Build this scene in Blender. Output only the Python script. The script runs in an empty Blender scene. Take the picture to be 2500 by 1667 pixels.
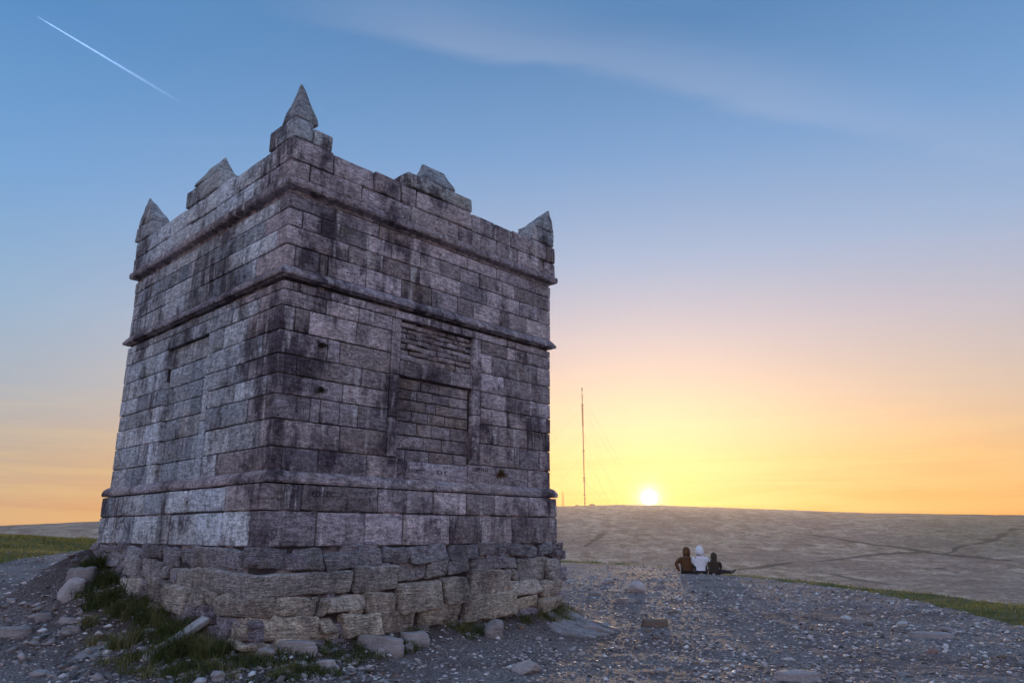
import bpy, bmesh, math, random
import numpy as np
from mathutils import Vector, Matrix, noise as mnoise
random.seed(7); RNG = np.random.default_rng(11)
S = bpy.context.scene
COL = S.collection

# ------------------------------------------------------------------ camera
cam = bpy.data.objects.new('camera', bpy.data.cameras.new('camera'))
COL.objects.link(cam); S.camera = cam
cam.data.sensor_width = 36.0; cam.data.lens = 25.498
cam.data.clip_start = .1; cam.data.clip_end = 30000
cam.location = (0, 0, 1.35)
cam.rotation_euler = (math.radians(90+14.915), math.radians(0), 0)

# ------------------------------------------------------------------ light
SUN_AZ, SUN_EL = math.radians(10.48), math.radians(2.73)
sun_dir = Vector((math.sin(SUN_AZ)*math.cos(SUN_EL), math.cos(SUN_AZ)*math.cos(SUN_EL), math.sin(SUN_EL)))
sl = bpy.data.lights.new('sun', 'SUN'); sl.energy = 2.3; sl.angle = math.radians(.5); sl.color = (1.0, .70, .44)
so = bpy.data.objects.new('sun', sl); COL.objects.link(so)
so.rotation_euler = sun_dir.to_track_quat('Z', 'Y').to_euler()
S.view_settings.view_transform = 'Standard'; S.view_settings.look = 'None'
S.view_settings.exposure = 0; S.view_settings.gamma = 1; S.view_settings.use_curve_mapping = False
S.render.engine = 'CYCLES'

def lin(*c):
    return tuple(((v/255)/12.92 if v/255 <= .04045 else ((v/255+.055)/1.055)**2.4) for v in c)+(1,)

class NT:
    """small node-tree writer"""
    def __init__(s, tree): s.t = tree; s.n = tree.nodes; s.l = tree.links
    def add(s, typ, **kw):
        nd = s.n.new(typ)
        for k, v in kw.items():
            if k.startswith('i_'):
                nd.inputs[k[2:].replace('_', ' ')].default_value = v
            elif k == 'ins':
                for a, b in v.items(): s.set(nd, a, b)
            else: setattr(nd, k, v)
        return nd
    def set(s, nd, a, b):
        if isinstance(b, bpy.types.NodeSocket): s.l.new(b, nd.inputs[a])
        else: nd.inputs[a].default_value = b
    def math(s, op, a, b=None, c=None, clamp=False):
        nd = s.n.new('ShaderNodeMath'); nd.operation = op; nd.use_clamp = clamp
        s.set(nd, 0, a)
        if b is not None: s.set(nd, 1, b)
        if c is not None: s.set(nd, 2, c)
        return nd.outputs[0]
    def vmath(s, op, a, b=None, out=0):
        nd = s.n.new('ShaderNodeVectorMath'); nd.operation = op
        s.set(nd, 0, a)
        if b is not None: s.set(nd, 1, b)
        return nd.outputs[out]
    def mix(s, f, a, b, mode='MIX'):
        nd = s.n.new('ShaderNodeMix'); nd.data_type = 'RGBA'; nd.blend_type = mode
        s.set(nd, 0, f); s.set(nd, 6, a); s.set(nd, 7, b)
        return nd.outputs[2]
    def ramp(s, f, stops, interp='LINEAR'):
        nd = s.n.new('ShaderNodeValToRGB'); cr = nd.color_ramp; cr.interpolation = interp
        while len(cr.elements) < len(stops): cr.elements.new(.5)
        for e, (p, c) in zip(cr.elements, stops):
            e.position = p; e.color = c if len(c) == 4 else tuple(c)+(1,)
        s.set(nd, 0, f); return nd.outputs[0]
    def smooth(s, x, a, b):
        nd = s.n.new('ShaderNodeMapRange'); nd.interpolation_type = 'SMOOTHSTEP'
        s.set(nd, 0, x); nd.inputs[1].default_value = a; nd.inputs[2].default_value = b
        return nd.outputs[0]
    def noise(s, vec, scale, detail=3, rough=.5, dist=0.0, out=0):
        nd = s.n.new('ShaderNodeTexNoise'); s.set(nd, 'Vector', vec)
        nd.inputs['Scale'].default_value = scale; nd.inputs['Detail'].default_value = detail
        nd.inputs['Roughness'].default_value = rough; nd.inputs['Distortion'].default_value = dist
        return nd.outputs[out]
    def scaled(s, vec, sc, rot=(0, 0, 0)):
        nd = s.n.new('ShaderNodeMapping'); s.set(nd, 'Vector', vec)
        nd.inputs['Scale'].default_value = sc; nd.inputs['Rotation'].default_value = rot
        return nd.outputs[0]

# ------------------------------------------------------------------ sky
W = bpy.data.worlds.new('World'); S.world = W; W.use_nodes = True
nt = NT(W.node_tree); nt.n.clear()
dirv = nt.vmath('NORMALIZE', nt.add('ShaderNodeTexCoord').outputs['Generated'])
sep = nt.add('ShaderNodeSeparateXYZ', ins={0: dirv})
el = nt.math('MULTIPLY', nt.math('ARCSINE', sep.outputs[2]), 180/math.pi)      # degrees above the horizon
# very thin high-cloud veils, long streaks that fan over the sky (noise on a flat layer 1 unit up)
zc_ = nt.math('MAXIMUM', sep.outputs[2], .03)
px_ = nt.math('DIVIDE', sep.outputs[0], zc_); py_ = nt.math('DIVIDE', sep.outputs[1], zc_)
lay = nt.add('ShaderNodeCombineXYZ', ins={0: px_, 1: py_}).outputs[0]
veil = nt.noise(nt.scaled(lay, (.28, 1.5, 1), (0, 0, math.radians(38))), 1.0, 5, .55, .6)
veil = nt.math('MULTIPLY', nt.smooth(veil, .50, .80), nt.smooth(el, 4, 26))
veil2 = nt.noise(nt.scaled(dirv, (1.2, 1.2, 20)), 2.6, 5, .6, .5)
t = nt.math('DIVIDE', nt.math('MAXIMUM', el, 0.0), 90.0, clamp=True)
t = nt.math('POWER', t, .5)
def st(deg): return math.sqrt(max(deg, 0)/90)
away = nt.ramp(t, [(st(0), lin(232, 166, 118)), (st(1.6), lin(220, 171, 132)), (st(5), lin(197, 178, 160)), (st(9), lin(170, 182, 196)),
                   (st(15), lin(146, 181, 213)), (st(24), lin(113, 163, 215)), (st(34), lin(84, 139, 196)), (st(48), lin(90, 142, 196)), (1, lin(104, 148, 200))])
toward = nt.ramp(t, [(st(0), lin(247, 150, 44)), (st(2.2), lin(249, 168, 62)), (st(5.5), lin(243, 186, 112)), (st(10), lin(222, 194, 172)), (st(15), lin(199, 190, 200)),
                     (st(21), lin(158, 181, 215)), (st(29), lin(116, 160, 209)), (st(38), lin(84, 134, 186)), (st(50), lin(90, 140, 192)), (1, lin(104, 148, 200))])
anti = nt.ramp(t, [(st(0), lin(190, 172, 194)), (st(4), lin(226, 198, 212)), (st(9), lin(242, 216, 228)), (st(15), lin(230, 222, 240)),
                   (st(24), lin(196, 210, 240)), (st(34), lin(160, 192, 232)), (st(48), lin(128, 168, 218)), (1, lin(104, 148, 200))])  # unseen sky opposite the sun, brightened to lift the light on the tower
hx, hy = math.sin(SUN_AZ), math.cos(SUN_AZ)
hor = nt.vmath('NORMALIZE', nt.add('ShaderNodeCombineXYZ', ins={0: sep.outputs[0], 1: sep.outputs[1]}).outputs[0])
ch = nt.vmath('DOT_PRODUCT', hor, (hx, hy, 0), out=1)
fac = nt.smooth(ch, math.cos(math.radians(52)), math.cos(math.radians(2)))
sky = nt.mix(nt.smooth(ch, .45, -.35), nt.mix(fac, away, toward), anti)
sky = nt.mix(nt.math('MULTIPLY', veil, .10), sky, lin(226, 226, 238))
# one long cirrus band, sharper along its lower edge
BN = (0.19983, -0.57588, 0.79274)
bd = nt.math('MULTIPLY', nt.math('ARCSINE', nt.vmath('DOT_PRODUCT', dirv, BN, out=1)), 180/math.pi)
wisp = nt.noise(nt.scaled(dirv, (1.5, 1.5, 9), (0, 0, 0)), 2.2, 4, .5, .5)
bd = nt.math('ADD', bd, nt.math('MULTIPLY_ADD', wisp, 3.0, -1.5))
bb = nt.math('MULTIPLY', nt.smooth(bd, -.5, .8), nt.smooth(bd, 5.5, .6))
azz = nt.math('MULTIPLY', nt.math('ARCTAN2', sep.outputs[0], sep.outputs[1]), 180/math.pi)
bb = nt.math('MULTIPLY', bb, nt.math('MULTIPLY', nt.smooth(azz, -26, -4), nt.smooth(azz, 46, 18)))
sky = nt.mix(nt.math('MULTIPLY', nt.math('MULTIPLY', bb, nt.math('MULTIPLY_ADD', wisp, .8, .5)), .17), sky, lin(215, 215, 232))
# bands low in the sky
bandf = nt.math('MULTIPLY', nt.math('MULTIPLY', nt.smooth(veil2, .42, .60), .22), nt.smooth(el, 13, 2))
sky = nt.mix(bandf, sky, lin(255, 226, 140))
# the air round the sun
gam = nt.math('MULTIPLY', nt.math('ARCCOSINE', nt.math('MINIMUM', nt.vmath('DOT_PRODUCT', dirv, tuple(sun_dir), out=1), .9999999)), 180/math.pi)
g1 = nt.math('EXPONENT', nt.math('DIVIDE', gam, -5.5))
g2 = nt.math('EXPONENT', nt.math('DIVIDE', gam, -2.2))
glow = nt.mix(1.0, nt.mix(1.0, (0, 0, 0, 1), (1, 1, 1, 1)), (1, 1, 1, 1))
def times(col, f):
    nd = nt.n.new('ShaderNodeVectorMath'); nd.operation = 'SCALE'; nd.inputs[0].default_value = col; nt.set(nd, 3, f); return nd.outputs[0]
add = nt.vmath('ADD', sky, times((.05, .05, -.03), g1))
add = nt.vmath('ADD', add, times((.30, .17, .02), g2))
disc = nt.math('SUBTRACT', 1.0, nt.smooth(gam, .42, .62))
add = nt.vmath('ADD', add, times((9.0, 7.0, 4.4), disc))
add = nt.vmath('ADD', add, times((8.0, 6.4, 3.0), nt.math('EXPONENT', nt.math('DIVIDE', gam, -.40))))
# below the horizon: dim earth colour
add = nt.mix(nt.smooth(el, -.5, -4), add, (.06, .05, .055, 1))
bg = nt.add('ShaderNodeBackground', ins={0: add, 1: 1.0})
nish = nt.add('ShaderNodeTexSky', sky_type='NISHITA', sun_disc=False, sun_elevation=SUN_EL, sun_rotation=SUN_AZ, altitude=360, dust_density=2.0)
bg2 = nt.add('ShaderNodeBackground', ins={0: nish.outputs[0], 1: .006})
ad = nt.add('ShaderNodeAddShader', ins={0: bg.outputs[0], 1: bg2.outputs[0]})
nt.add('ShaderNodeOutputWorld', ins={0: ad.outputs[0]})
W.cycles.sampling_method = 'MANUAL'; W.cycles.sample_map_resolution = 2048

# ------------------------------------------------------------------ helpers
def setp(o, label=None, cat=None, group=None, kind=None):
    if label: o['label'] = label
    if cat: o['category'] = cat
    if group: o['group'] = group
    if kind: o['kind'] = kind
    return o
def empty(name, loc, rz=0, **kw):
    o = bpy.data.objects.new(name, None); COL.objects.link(o)
    o.location = loc; o.rotation_euler = (0, 0, rz); o.empty_display_size = .2
    return setp(o, **kw)
def mesh_np(name, v, f, mat=None, smooth=False):
    """v (n,3); f (m,k) int array, all faces the same size"""
    me = bpy.data.meshes.new(name); v = np.asarray(v, np.float32); f = np.asarray(f, np.int32)
    k = f.shape[1]
    me.vertices.add(len(v)); me.vertices.foreach_set('co', v.ravel())
    me.loops.add(f.size); me.loops.foreach_set('vertex_index', f.ravel())
    me.polygons.add(len(f)); me.polygons.foreach_set('loop_start', np.arange(0, f.size, k, dtype=np.int32))
    me.polygons.foreach_set('loop_total', np.full(len(f), k, np.int32))
    if smooth: me.polygons.foreach_set('use_smooth', np.ones(len(f), bool))
    me.update(calc_edges=True)
    if mat: me.materials.append(mat)
    return me
def link(name, me, parent=None, color=None, **kw):
    o = bpy.data.objects.new(name, me); COL.objects.link(o)
    if parent: o.parent = parent
    if color is not None: o.color = tuple(color[:3])+(1,)
    return setp(o, **kw)
def attr(me, name, data, dom='POINT'):
    a = me.attributes.new(name, 'FLOAT', dom); a.data.foreach_set('value', np.asarray(data, np.float32))
def attr_col(me, name, data, dom='POINT'):
    a = me.attributes.new(name, 'FLOAT_COLOR', dom)
    d = np.ones((len(data), 4), np.float32); d[:, :3] = data; a.data.foreach_set('color', d.ravel())

def new_mat(name):
    m = bpy.data.materials.new(name); m.use_nodes = True
    n = NT(m.node_tree); n.n.clear()
    b = n.add('ShaderNodeBsdfPrincipled'); n.add('ShaderNodeOutputMaterial', ins={0: b.outputs[0]})
    return m, n, b
def bump(n, b, h, strength, dist):
    bp = n.add('ShaderNodeBump', ins={'Strength': strength, 'Distance': dist, 'Height': h})
    n.l.new(bp.outputs[0], b.inputs['Normal'])

# gritstone: colour of each stone from the object, with soot streaks, blotches, pits and tooling
def gritstone(name, soot=1.0, course=1.0, streaky=1.0, bed=0.0):
    m, n, b = new_mat(name)
    pos = n.add('ShaderNodeNewGeometry').outputs['Position']
    pos = n.scaled(pos, (1, 1, 1), (0, 0, -math.radians(46.797)))
    oc = n.add('ShaderNodeObjectInfo')
    rnd = n.add('ShaderNodeCombineXYZ', ins={0: oc.outputs['Random'], 1: n.math('FRACT', n.math('MULTIPLY', oc.outputs['Random'], 17.0)), 2: n.math('FRACT', n.math('MULTIPLY', oc.outputs['Random'], 91.0))}).outputs[0]
    own = n.vmath('ADD', pos, n.vmath('MULTIPLY', rnd, (37, 29, 41)))              # a grain of its own for every stone
    streak = n.noise(n.scaled(pos, (3.2, 3.2, .8)), 1.0, 5, .68, .5)
    blot = n.noise(pos, .8, 6, .66)
    stain = n.noise(n.scaled(own, (1, 1, .7)), 3.0, 6, .72)
    grain = n.noise(own, 48, 3, .7)
    mott = n.noise(n.scaled(own, (1, 1, 1.5)), 13, 4, .72)
    tool = n.noise(n.scaled(own, (7, 7, 34+40*bed)), 1.0, 3, .65, .5)
    salt = n.noise(pos, 130, 1, .5)
    dark = n.math('ADD', n.math('MULTIPLY', streak, .36*streaky), n.math('ADD', n.math('MULTIPLY', blot, .56), n.math('MULTIPLY', stain, .40)))
    mid = .5*(.36*streaky+.96)
    dark = n.math('MULTIPLY', n.smooth(dark, mid-.045, mid+.11), .90*soot)
    col = n.mix(dark, oc.outputs['Color'], (.052, .034, .048, 1))
    pale = n.noise(n.scaled(pos, (6, 6, .7)), 1.2, 4, .6, .3)
    pale = n.math('MULTIPLY', n.math('MULTIPLY', n.smooth(pale, .52, .70), n.smooth(stain, .38, .58)), .8*streaky)
    col = n.mix(pale, col, (.66, .60, .61, 1))
    warm = n.math('MULTIPLY', n.smooth(n.noise(own, 2.0, 3, .6), .55, .72), .35)
    col = n.mix(warm, col, (.30, .22, .165, 1))
    g = n.math('MULTIPLY_ADD', n.smooth(grain, .30, .70), .62, .68)
    g = n.math('MULTIPLY', g, n.math('MULTIPLY_ADD', n.smooth(mott, .32, .66), .62, .68))
    g = n.math('MULTIPLY', g, n.math('MULTIPLY_ADD', n.smooth(tool, .36, .60), .45, .76))
    g = n.math('MULTIPLY', g, n.math('MULTIPLY_ADD', n.smooth(salt, .60, .72), .8, .98))
    vs = n.n.new('ShaderNodeVectorMath'); vs.operation = 'SCALE'; n.set(vs, 0, col); n.set(vs, 3, g)
    col = vs.outputs[0]
    lich = n.math('MULTIPLY', n.smooth(n.noise(pos, 2.6, 6, .72), .60, .70), .35)
    col = n.mix(lich, col, (.17, .165, .10, 1))
    pv = n.add('ShaderNodeTexVoronoi', ins={'Vector': own, 'Scale': 26.0})
    pit = n.math('MULTIPLY', n.math('SUBTRACT', 1.0, n.smooth(pv.outputs['Distance'], .10, .30)), n.smooth(n.noise(own, 2.7, 2, .5), .56, .66))
    col = n.mix(n.math('MULTIPLY', pit, .85), col, (.02, .017, .017, 1))
    n.l.new(col, b.inputs['Base Color'])
    b.inputs['Roughness'].default_value = .88; b.inputs['Specular IOR Level'].default_value = .25
    h = n.math('ADD', n.math('MULTIPLY', grain, .6), n.math('MULTIPLY', tool, 1.1*course))
    h = n.math('ADD', h, n.math('MULTIPLY', mott, 1.3))
    h = n.math('SUBTRACT', h, n.math('MULTIPLY', pit, 1.2))
    bump(n, b, h, 1.0, .02*course)
    return m
M_STONE = gritstone('gritstone_ashlar')
M_RUBBLE = gritstone('gritstone_rubble', .72, 1.5, .25, .6)
M_BRICK = gritstone('gritstone_infill', .8, .8, .4)

m, n, b = new_mat('mortar'); M_MORTAR = m
pos = n.add('ShaderNodeNewGeometry').outputs['Position']
f1 = n.smooth(n.noise(pos, 2.3, 3, .6), .50, .66)
c = n.mix(f1, (.045, .034, .036, 1), (.46, .36, .35, 1))
c = n.mix(n.math('MULTIPLY', n.noise(pos, 60, 2, .6), .5), c, (.05, .04, .04, 1))
n.l.new(c, b.inputs['Base Color']); b.inputs['Roughness'].default_value = .95
bump(n, b, n.noise(pos, 50, 3, .6), .8, .01)

# ------------------------------------------------------------------ terrain heights
#H-BEGIN
def _hash(ix, iy, seed=0):
    n = (ix.astype(np.int64)*374761393 + iy.astype(np.int64)*668265263 + seed*1442695041) & 0x7fffffff
    n = ((n ^ (n >> 13))*1274126177) & 0x7fffffff
    n = ((n ^ (n >> 16))*2246822519) & 0x7fffffff
    return (n & 0xffffff)/float(0xffffff)
def vnoise(x, y, seed=0):
    x = np.asarray(x, float); y = np.asarray(y, float)
    ix = np.floor(x); iy = np.floor(y); fx = x-ix; fy = y-iy
    fx = fx*fx*(3-2*fx); fy = fy*fy*(3-2*fy)
    a = _hash(ix, iy, seed); b = _hash(ix+1, iy, seed); c = _hash(ix, iy+1, seed); d = _hash(ix+1, iy+1, seed)
    return (a*(1-fx)+b*fx)*(1-fy)+(c*(1-fx)+d*fx)*fy
def fbm(x, y, seed=0, oct=4):
    s = 0; a = .5
    for i in range(oct):
        s = s+a*vnoise(x*2**i+17.3*i, y*2**i-9.1*i, seed+i); a *= .5
    return s
def sstep(a, b, x):
    t = np.clip((x-a)/(b-a), 0, 1); return t*t*(3-2*t)
ANG = math.radians(46.797); CX, CY = -2.8527, 11.7243          # tower turn and centre
RX, RY = math.cos(ANG), math.sin(ANG)                           # along the right-hand face
def to_tower(x, y):
    dx = x-CX; dy = y-CY
    return dx*RX+dy*RY, -dx*RY+dy*RX
# edge of the flat summit: compass angle from the camera (deg, clockwise from straight ahead) and distance in metres
CREST_A = np.array([-180, -120, -60, -40, -20, 0, 4, 7.7, 12, 13.6, 19.2, 24.5, 29.3, 33.6, 45, 70, 120, 180.])
CREST_D = np.array([30, 40, 52, 50, 48, 45, 42.5, 38.5, 32.4, 31, 26.6, 23.2, 21, 19.4, 16, 15, 20, 30.])
def crest_d(az):
    return np.interp(az, CREST_A, CREST_D)
def height(x, y):
    x = np.asarray(x, float); y = np.asarray(y, float)
    r = np.hypot(x, y); az = np.degrees(np.arctan2(x, y))
    z = 0.062*np.maximum(0, -x-4)*sstep(10, 24, y)
    z = z+.35*(fbm(x*.12, y*.12, 3, 3)-.45)*sstep(16, 34, r)*sstep(-6, -14, x)
    # earth bank round the tower foot, highest at the left-hand corner
    u, v = to_tower(x, y)
    du = np.maximum(np.abs(u)-2.55, 0); dv = np.maximum(np.abs(v)-2.55, 0); dd = np.hypot(du, dv)
    t = np.clip(v, -2.6, 2.6)+2.6
    lf = 1-sstep(-2.6, -.6, u)
    m = .17+.02*(np.clip(u, -2.6, 2.6)+2.6)+(.07*t+.022*t*t)*lf
    w = .38+(.18+.09*t)*lf
    dn = dd*(1+.5*(fbm(x*1.7, y*1.7, 8, 3)-.5))
    z = z+m*np.exp(-(dn/w)**1.6)
    z = z+.07*(fbm(x*.7, y*.7, 5, 3)-.45)+.03*(fbm(x*3, y*3, 6, 3)-.45)
    # beyond the edge the hill falls away
    d = r-crest_d(az)
    drop = .5*(np.sqrt(np.maximum(d+1, 0)**2+2.2)-1.483)
    return z-drop
#H-END

def stone_mat(name, base, var, rough=.75):
    m, n, b = new_mat(name)
    pos = n.add('ShaderNodeNewGeometry').outputs['Position']
    oc = n.add('ShaderNodeObjectInfo').outputs['Color']
    g = n.noise(pos, 40, 3, .7); l = n.noise(n.scaled(pos, (3, 3, 22)), 1, 3, .6, .5); bl = n.noise(pos, 4, 3, .6)
    k = n.math('MULTIPLY', n.math('MULTIPLY_ADD', g, .9, .55), n.math('MULTIPLY_ADD', bl, 1.0, .5))
    vs = n.n.new('ShaderNodeVectorMath'); vs.operation = 'SCALE'; n.set(vs, 0, oc); n.set(vs, 3, k)
    n.l.new(vs.outputs[0], b.inputs['Base Color']); b.inputs['Roughness'].default_value = rough
    bump(n, b, n.math('ADD', g, n.math('MULTIPLY', l, 1.5)), .8, .02)
    return m
M_ROCK = stone_mat('rock', 0, 0)

# ground: gravel, with turf where the attribute says so
m, n, b = new_mat('gravel_and_turf'); M_GROUND = m
pos = n.add('ShaderNodeNewGeometry').outputs['Position']
turf = n.add('ShaderNodeAttribute', attribute_name='turf').outputs['Fac']
turf = n.smooth(n.math('ADD', turf, n.math('MULTIPLY_ADD', n.noise(pos, 1.1, 5, .7), 1.3, -.65)), .40, .56)
earth = n.add('ShaderNodeAttribute', attribute_name='earth').outputs['Fac']
vo = n.add('ShaderNodeTexVoronoi', ins={'Vector': n.scaled(pos, (1, 1, .3)), 'Scale': 44.0, 'Randomness': 1.0})
vo2 = n.add('ShaderNodeTexVoronoi', ins={'Vector': n.scaled(pos, (1, 1, .3)), 'Scale': 120.0})
cs = n.add('ShaderNodeSeparateColor', ins={0: vo.outputs['Color']})
cs2 = n.add('ShaderNodeSeparateColor', ins={0: vo2.outputs['Color']})
chip = n.ramp(cs.outputs[0], [(0, (.115, .085, .08)), (.5, (.28, .225, .215)), (.8, (.44, .375, .36)), (1, (.76, .70, .69))])
chip2 = n.ramp(cs2.outputs[0], [(0, (.095, .07, .067)), (.6, (.26, .205, .195)), (.85, (.46, .40, .385)), (1, (.8, .76, .75))])
gr = n.mix(.6, chip, chip2)
soil = n.smooth(n.noise(pos, .55, 4, .6), .42, .66)
gr = n.mix(n.math('MULTIPLY', soil, .72), gr, (.15, .098, .095, 1))
gr = n.mix(n.math('MULTIPLY', earth, n.math('MULTIPLY_ADD', n.noise(pos, 6, 4, .7), .9, .35), clamp=True), gr, (.075, .045, .040, 1))
gcol = n.ramp(n.noise(pos, 2.2, 5, .7), [(.3, (.045, .055, .018)), (.5, (.12, .135, .035)), (.7, (.22, .21, .07))])
gcol = n.mix(n.smooth(n.noise(n.scaled(pos, (.35, 1.1, 1)), .8, 4, .6), .52, .7), gcol, (.21, .165, .12, 1))
c = n.mix(turf, gr, gcol)
n.l.new(c, b.inputs['Base Color'])
b.inputs['Roughness'].default_value = .85; b.inputs['Specular IOR Level'].default_value = .2
h = n.math('ADD', n.math('MULTIPLY', n.math('SUBTRACT', 1.0, vo.outputs['Distance']), 1.0), n.math('MULTIPLY', n.math('SUBTRACT', 1.0, vo2.outputs['Distance']), .5))
h = n.math('ADD', h, n.math('MULTIPLY', n.noise(pos, 9, 4, .6), 1.2))
bump(n, b, h, 1.0, .022)

# moorland: bleached grass with darker heather, rushes and peat gullies
m, n, b = new_mat('moor_grass'); M_MOOR = m
pos = n.add('ShaderNodeNewGeometry').outputs['Position']
trk = n.add('ShaderNodeAttribute', attribute_name='track').outputs['Fac']
grn = n.add('ShaderNodeAttribute', attribute_name='green').outputs['Fac']
a1 = n.noise(n.scaled(pos, (1, .5, 1)), .010, 6, .68); a2 = n.noise(n.scaled(pos, (1, .55, 1)), .05, 6, .75); a3 = n.noise(n.scaled(pos, (1, .6, 1)), .25, 5, .8)
c = n.ramp(a2, [(.36, (.29, .18, .12)), (.5, (.53, .36, .26)), (.62, (.72, .52, .39))])
c = n.mix(n.math('MULTIPLY', n.smooth(a1, .47, .60), .65), c, (.36, .235, .19, 1))
sc2 = n.noise(n.scaled(pos, (.6, 1.3, 1)), .04, 7, .8)
c = n.mix(n.math('MULTIPLY', n.smooth(sc2, .53, .62), .75), c, (.24, .165, .125, 1))
sc3 = n.noise(n.scaled(pos, (.7, 1.2, 1)), .16, 5, .8)
c = n.mix(n.math('MULTIPLY', n.math('MULTIPLY', n.smooth(sc3, .56, .64), n.smooth(a1, .36, .56)), .75), c, (.17, .12, .085, 1))
c = n.mix(n.math('MULTIPLY', grn, .65), c, (.21, .19, .11, 1))
kk = n.math('MULTIPLY_ADD', n.smooth(a3, .3, .7), .75, .60)
vs = n.n.new('ShaderNodeVectorMath'); vs.operation = 'SCALE'; n.set(vs, 0, c); n.set(vs, 3, kk)
trn = n.math('MULTIPLY', n.smooth(n.math('ADD', trk, n.math('MULTIPLY_ADD', sc2, 1.5, -.75)), .25, .8), .88)
c = n.mix(trn, vs.outputs[0], (.13, .105, .085, 1))
n.l.new(c, b.inputs['Base Color']); b.inputs['Roughness'].default_value = 1.0; b.inputs['Specular IOR Level'].default_value = 0.0
bump(n, b, n.math('ADD', a3, n.math('MULTIPLY', a2, 3.0)),   .35, .6)

def blade_mat(name, ramp):
    m, n, b = new_mat(name)
    at = n.add('ShaderNodeAttribute', attribute_name='tint').outputs['Fac']
    c = n.ramp(at, ramp); n.l.new(c, b.inputs['Base Color'])
    b.inputs['Roughness'].default_value = .6; b.inputs['Specular IOR Level'].default_value = .2
    tr = n.add('ShaderNodeBsdfTranslucent', ins={0: c})
    mx = n.add('ShaderNodeMixShader', ins={0: .35, 1: b.outputs[0], 2: tr.outputs[0]})
    out = [x for x in n.n if x.type == 'OUTPUT_MATERIAL'][0]; n.l.new(mx.outputs[0], out.inputs[0])
    return m
M_BLADE = blade_mat('rough_grass', [(0, (.035, .042, .012)), (.35, (.085, .11, .028)), (.6, (.20, .19, .07)), (1, (.46, .36, .20))])
M_LAWN = blade_mat('turf_grass', [(0, (.06, .065, .015)), (.4, (.19, .19, .05)), (.75, (.36, .31, .11)), (1, (.50, .40, .20))])

def plain(name, col, rough=.8, metal=0, alpha_noise=None):
    m, n, b = new_mat(name)
    pos = n.add('ShaderNodeNewGeometry').outputs['Position']
    k = n.math('MULTIPLY_ADD', n.noise(pos, 30, 2, .6), .4, .8)
    vs = n.n.new('ShaderNodeVectorMath'); vs.operation = 'SCALE'; vs.inputs[0].default_value = col; n.set(vs, 3, k)
    n.l.new(vs.outputs[0], b.inputs['Base Color']); b.inputs['Roughness'].default_value = rough; b.inputs['Metallic'].default_value = metal
    return m

# ------------------------------------------------------------------ ground sheet of the summit
def polar_grid(az, rr, hfun):
    A_, R_ = np.meshgrid(np.radians(az), rr)           # rows: radius
    x = R_*np.sin(A_); y = R_*np.cos(A_); z = hfun(x, y)
    nr, na = A_.shape
    idx = np.arange(nr*na).reshape(nr, na)
    f = np.stack([idx[:-1, :-1], idx[:-1, 1:], idx[1:, 1:], idx[1:, :-1]], -1).reshape(-1, 4)
    return np.stack([x, y, z], -1).reshape(-1, 3), f
az = np.concatenate([np.arange(-180, -40, 3), np.arange(-40, 40, .17), np.arange(40, 180.1, 3)])
rr = np.concatenate([[.05, .6, 1.5, 2.5, 3.5, 4.5], np.geomspace(5.2, 60, 430), np.geomspace(62, 110, 24)])
def ground_h(x, y):
    z = height(x, y)
    r = np.hypot(x, y)
    fine = .022*(fbm(x*9, y*9, 21, 3)-.45)+.012*(vnoise(x*26, y*26, 25)-.5)
    return z+fine*sstep(40, 15, r)+.10*(fbm(x*1.1, y*1.1, 33, 4)-.45)*turf_w(x, y)
LAWN_A = np.array([-180, -60, -34.4, -32, -29, -24, -15, -5, 2, 8, 14, 19.2, 24.5, 29.3, 33.6, 40, 70, 180.])
LAWN_R = np.array([20, 22, 25.2, 28.6, 34.5, 39, 42, 42, 40, 36.2, 29.2, 24.6, 21.2, 17.0, 14.0, 12, 11, 20.])
def turf_w(x, y):
    r = np.hypot(x, y); az_ = np.degrees(np.arctan2(x, y))
    e = np.interp(az_, LAWN_A, LAWN_R); w = 1.0
    return sstep(-.9, .9, (r-e)/np.where(az_ < 0, 1.6, .8))
v, f = polar_grid(az, rr, ground_h)
me = mesh_np('ground', v, f, M_GROUND, True)
attr(me, 'turf', turf_w(v[:, 0], v[:, 1]))
u_, v_ = to_tower(v[:, 0], v[:, 1]); dd_ = np.hypot(np.maximum(np.abs(u_)-2.55, 0), np.maximum(np.abs(v_)-2.55, 0))
attr(me, 'earth', np.exp(-(dd_/np.where(u_ < -1.2, 1.15, .45))**2))
link('ground', me, kind='structure')

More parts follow.
